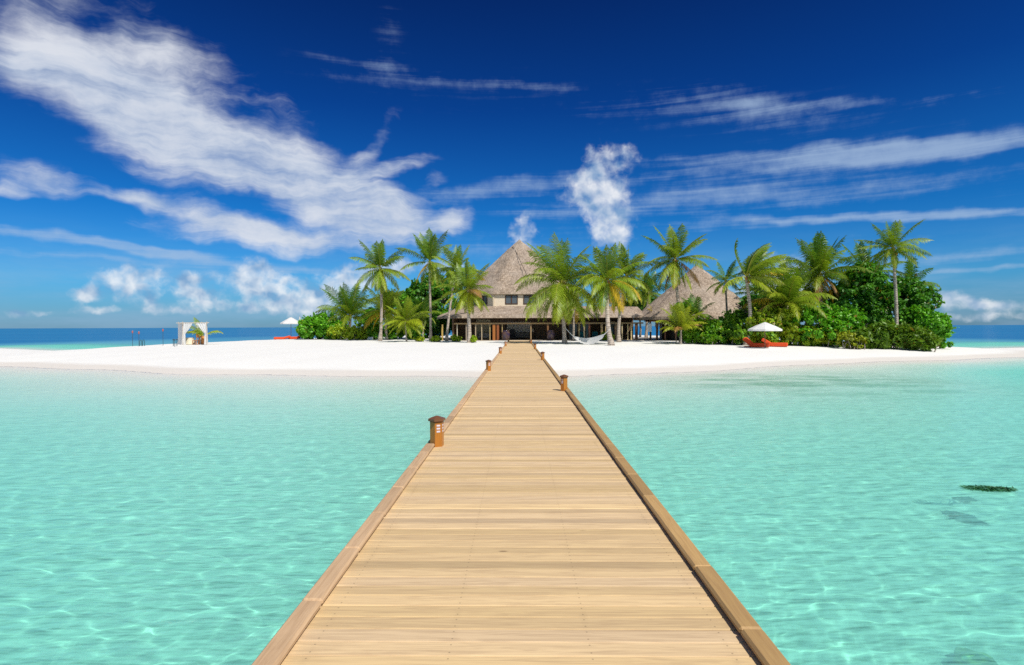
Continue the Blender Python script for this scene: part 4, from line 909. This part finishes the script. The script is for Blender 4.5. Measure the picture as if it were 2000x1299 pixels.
plant('broadleaf_tree', 'dark rounded broadleaf tree behind the palms left of the house', 'tree', [(828, 578, 34, 30, 86, 3.2), (862, 590, 30, 34, 86, 3.), (800, 600, 26, 30, 86, 2.8), (850, 622, 36, 30, 85, 2.5), (845, 555, 22, 18, 87, 2.2), (884, 560, 18, 26, 88, 2.)], 15000, .3, DG1, DG2, 205, 'broadleaf trees on the island', trunk=(.28, 0, 3.))
plant('broadleaf_tree', 'shaded leafy tree behind the bright young palm in the left grove', 'tree', [(770, 600, 26, 28, 84, 2.4), (735, 625, 26, 22, 84, 2.2), (790, 635, 24, 20, 83, 2.)], 7000, .28, DG1, BG2, 206, 'broadleaf trees on the island', trunk=(.2, 0, 2.2))
# small plants
for px, py, w, h, lab, sd in ((853, 663, 10, 7, 'small bright yellow green plant on the sand left of the thin trunked palm', 1), (890, 663, 11, 7, 'small bright yellow green plant on the sand below the veranda corner', 2), (924, 664, 5, 8, 'small sprig of green at the foot of the palm before the veranda', 3), (818, 664, 12, 5, 'small yellow plant spreading on the sand under the dark young palm', 4), (1186, 659, 12, 9, 'round leafy bush under the right half of the hammock', 5), (1166, 655, 8, 5, 'small dark plant behind the hammock', 6)):
    Yp = gp(px, py+h*.7)[1]; plant('sand_plant', lab, 'plant', [(px, py, w, h, Yp+(.6 if px > 1000 else 0), w*Yp/F*.9)], 260 if sd < 5 else 700, .24, YB1 if sd != 6 else DG1, YB2 if sd != 6 else BG2, 210+sd, 'small plants on the sand', stems=3)
# before the pavilion
plant('sand_bush', 'bright green bush at the sand edge right of the feathery palm clump', 'bush', [(1375, 648, 28, 20, 57, 1.4), (1402, 650, 26, 18, 56, 1.3), (1352, 653, 18, 16, 57, 1.), (1388, 661, 24, 9, 55.5, .9)], 9000, .19, BG1, YB1, 221, G)
plant('sand_bush', 'tall leafy bush with fresh leaves hiding the foot of the round crowned palm', 'bush', [(1330, 618, 15, 24, 60, 1.), (1345, 606, 12, 16, 60.5, .9), (1340, 645, 16, 18, 59, 1.)], 3600, .22, BG1, YB1, 222, G)
plant('shade_bush', 'dark twiggy bush between the green sand bush and the wind blown palm', 'bush', [(1430, 640, 22, 26, 56, 1.5), (1412, 638, 20, 13, 58, 1.4), (1443, 625, 16, 14, 58, 1.5), (1450, 652, 18, 14, 54, 1.)], 8500, .2, DG1, YB1, 223, G)
plant('sand_bush', 'yellow leaved bush at the foot of the wind blown palm', 'bush', [(1458, 655, 16, 12, 54.5, .9), (1440, 661, 14, 8, 54.5, .8)], 2000, .17, YB1, YB2, 224, G)
plant('thicket_bush', 'leafy thicket behind the white parasol', 'bush', [(1490, 640, 28, 26, 54, 1.6), (1520, 630, 30, 26, 55, 1.8), (1500, 610, 34, 18, 57, 1.8), (1478, 656, 18, 12, 54.5, 1.)], 11000, .2, BG1, YB2, 225, G)
plant('thicket_bush', 'bright yellow green bush right of the parasol along the sand', 'bush', [(1548, 652, 26, 17, 54, 1.2), (1582, 655, 26, 15, 53.6, 1.2), (1535, 645, 22, 14, 55, 1.2), (1612, 657, 18, 14, 53.4, 1.)], 9500, .18, YB1, YB2, 226, G)
plant('thicket_bush', 'large fresh green bush in the middle of the right hand thicket', 'bush', [(1580, 630, 34, 22, 54, 1.8), (1615, 625, 34, 24, 54.5, 2.), (1650, 628, 30, 24, 54.5, 2.), (1625, 645, 34, 18, 53, 1.6), (1560, 618, 24, 18, 56, 1.6)], 17000, .2, BG1, BG2, 227, G)
plant('broadleaf_tree', 'tall dark broadleaf tree behind the thicket, left of the tallest right hand palm', 'tree', [(1680, 560, 34, 36, 59, 2.6), (1650, 590, 34, 30, 59, 2.4), (1705, 590, 30, 34, 58.5, 2.4), (1690, 535, 22, 20, 60, 2.), (1640, 620, 30, 24, 58, 2.), (1690, 625, 36, 26, 57, 2.2)], 17000, .24, DG1, DG2, 228, 'broadleaf trees on the island', trunk=(.25, 0, 2.6))
plant('broadleaf_tree', 'wide dark broadleaf tree at the right end of the island behind the tallest palm', 'tree', [(1760, 590, 38, 32, 57, 2.6), (1790, 610, 32, 32, 56.5, 2.4), (1735, 620, 34, 30, 56, 2.2), (1770, 565, 28, 20, 58, 2.), (1800, 585, 24, 20, 57, 1.8)], 16000, .23, DG1, DG2, 229, 'broadleaf trees on the island', trunk=(.22, 0, 2.2))
plant('shore_tree', 'fresh green leafy tree overhanging the beach at the far right tip of the thicket', 'tree', [(1815, 640, 26, 26, 53, 1.7), (1835, 650, 17, 20, 52.5, 1.2), (1795, 630, 26, 24, 54, 1.7), (1830, 630, 16, 14, 53.5, 1.1), (1846, 634, 8, 8, 53, .6)], 9500, .2, BG1, BG2, 230, 'broadleaf trees on the island', trunk=(.15, -.4, 1.2))
plant('needle_bush', 'feathery olive green needle leaved bush spreading over the sand at the right', 'bush', [(1725, 655, 34, 18, 51, 1.3), (1765, 658, 34, 17, 50.5, 1.3), (1795, 664, 26, 12, 49.5, 1.), (1695, 660, 24, 14, 51, 1.), (1820, 668, 14, 7, 49, .7)], 15000, .2, (.10, .22, .015), (.2, .34, .03), 231, G, long=3.2, up=.6)
plant('dry_bush', 'dry twiggy bush with yellow leaves between the bright bush and the needle leaved bush', 'bush', [(1655, 664, 16, 12, 50.5, .9), (1675, 668, 14, 8, 50, .8), (1640, 655, 14, 10, 52, .9)], 2600, .17, (.08, .12, .012), YB2, 232, G, stems=14)
plant('background_tree', 'dark leafy tree behind the wing between the drooping palms and the pavilion', 'tree', [(1250, 590, 24, 22, 88, 2.4), (1225, 605, 26, 16, 88, 2.2), (1275, 600, 20, 16, 88, 2.)], 5000, .3, DG1, DG2, 233, 'broadleaf trees on the island', trunk=(.2, 0, 2.5))
plant('background_tree', 'leafy tree behind the right slope of the conical thatch', 'tree', [(1475, 605, 30, 24, 66, 2.2), (1510, 590, 26, 18, 66, 2.), (1555, 600, 30, 22, 64, 2.2), (1585, 590, 24, 24, 64, 2.)], 8000, .25, DG1, BG1, 234, 'broadleaf trees on the island', trunk=(.2, 0, 2.))

# ------------------------------------------------------------------ in the water
def weed(name, px, py, sx, sy, rot, label, col, n=260, zoff=.0):
    if zoff: q = flat(px, py, -.05)
    s0 = flat(px, py, 0); d = ray(px, py); h = math.hypot(d.x, d.y); st = h/1.333; k = st/math.sqrt(1-st*st)/h; q = Vector(s0)
    for _ in range(6):
        z = .005 if zoff else float(hgt(q.x, q.y)); q = Vector((s0.x+d.x*k*-z, s0.y+d.y*k*-z, z))
    o = empty(name, (q.x, q.y, q.z), label, 'seaweed', 'dark weed patches in the lagoon')
    rng = np.random.default_rng(int(px)); c, s = math.cos(R(rot)), math.sin(R(rot))
    u = rng.normal(0, .4, n).clip(-1, 1)*sx; v = rng.normal(0, .4, n).clip(-1, 1)*sy*np.sqrt(np.maximum(.1, 1-(u/sx)**2)); x = q.x+c*u-s*v; y = q.y+s*u+c*v
    P = np.stack([x, y, np.full(n, q.z+.02)+rng.uniform(0, .02 if zoff else .1, n)], 1); a = norm(rng.normal(size=(n, 3))+np.array((c, s, 0))); a[:, 2] *= .3; b = norm(np.cross(a, rng.normal(size=(n, 3)))); L = .13
    V = np.stack([P-a*L, P+b*.025, P+a*L, P-b*.025], 1).reshape(-1, 3)
    bl_ = fast_mesh('blades', V, np.arange(4*n).reshape(n, 4), M_leaf, o, np.array(col)*rng.uniform(.6, 1.4, (n, 1))); bl_.cycles.is_caustics_receiver = True
weed('lagoon_patch', 1934, 958, .34, .032, -8, 'longest dark green strip of seaweed, near the right edge of the lagoon', (.09, .27, .16), 230, 1)
weed('lagoon_patch', 1889, 978, .15, .05, 15, 'short curved blue green strip below left of the longest strip', (.01, .10, .11), 300)  # this and the next strip: dark blue green blades on the lagoon bed
weed('lagoon_patch', 1886, 1014, .22, .045, -62, 'slanting blue green strip in the right of the lagoon', (.01, .10, .11), 380)
p = flat(1905, 1292, 0); d = ray(1905, 1292); h = math.hypot(d.x, d.y); st = h/1.333; k = st/math.sqrt(1-st*st)/h; z = float(hgt(p.x, p.y)); p = p+Vector((d.x, d.y, 0))*k*-(z+.15); z = float(hgt(p.x, p.y)); o = empty('coral_rock', (p.x, p.y, z), 'greenish coral rock under the water in the lower right corner', 'rock')
def rock():
    import bmesh
    from mathutils import noise
    bm = bmesh.new(); bmesh.ops.create_icosphere(bm, subdivisions=4, radius=1)
    for v in bm.verts:
        k = 1+.28*noise.noise(v.co*1.7)+.12*noise.noise(v.co*5); v.co = Vector((v.co.x*.17*k, v.co.y*.14*k, v.co.z*.24*k+.1))
    me = bpy.data.meshes.new('rock_body'); bm.to_mesh(me); bm.free(); me.polygons.foreach_set('use_smooth', np.ones(len(me.polygons), bool))
    me.materials.append(mat('coral', rough=.9, build=lambda t, b: link(t, t.mix(t.mr(t.noise(objpos(t), 9, 5, .6), .4, .62), (.03, .11, .06, 1), (.36, .40, .06, 1)), b.inputs['Base Color'])))
    r = bpy.data.objects.new('rock_body', me); COL.objects.link(r); r.parent = o; r.cycles.is_caustics_receiver = True
    return r
rock()
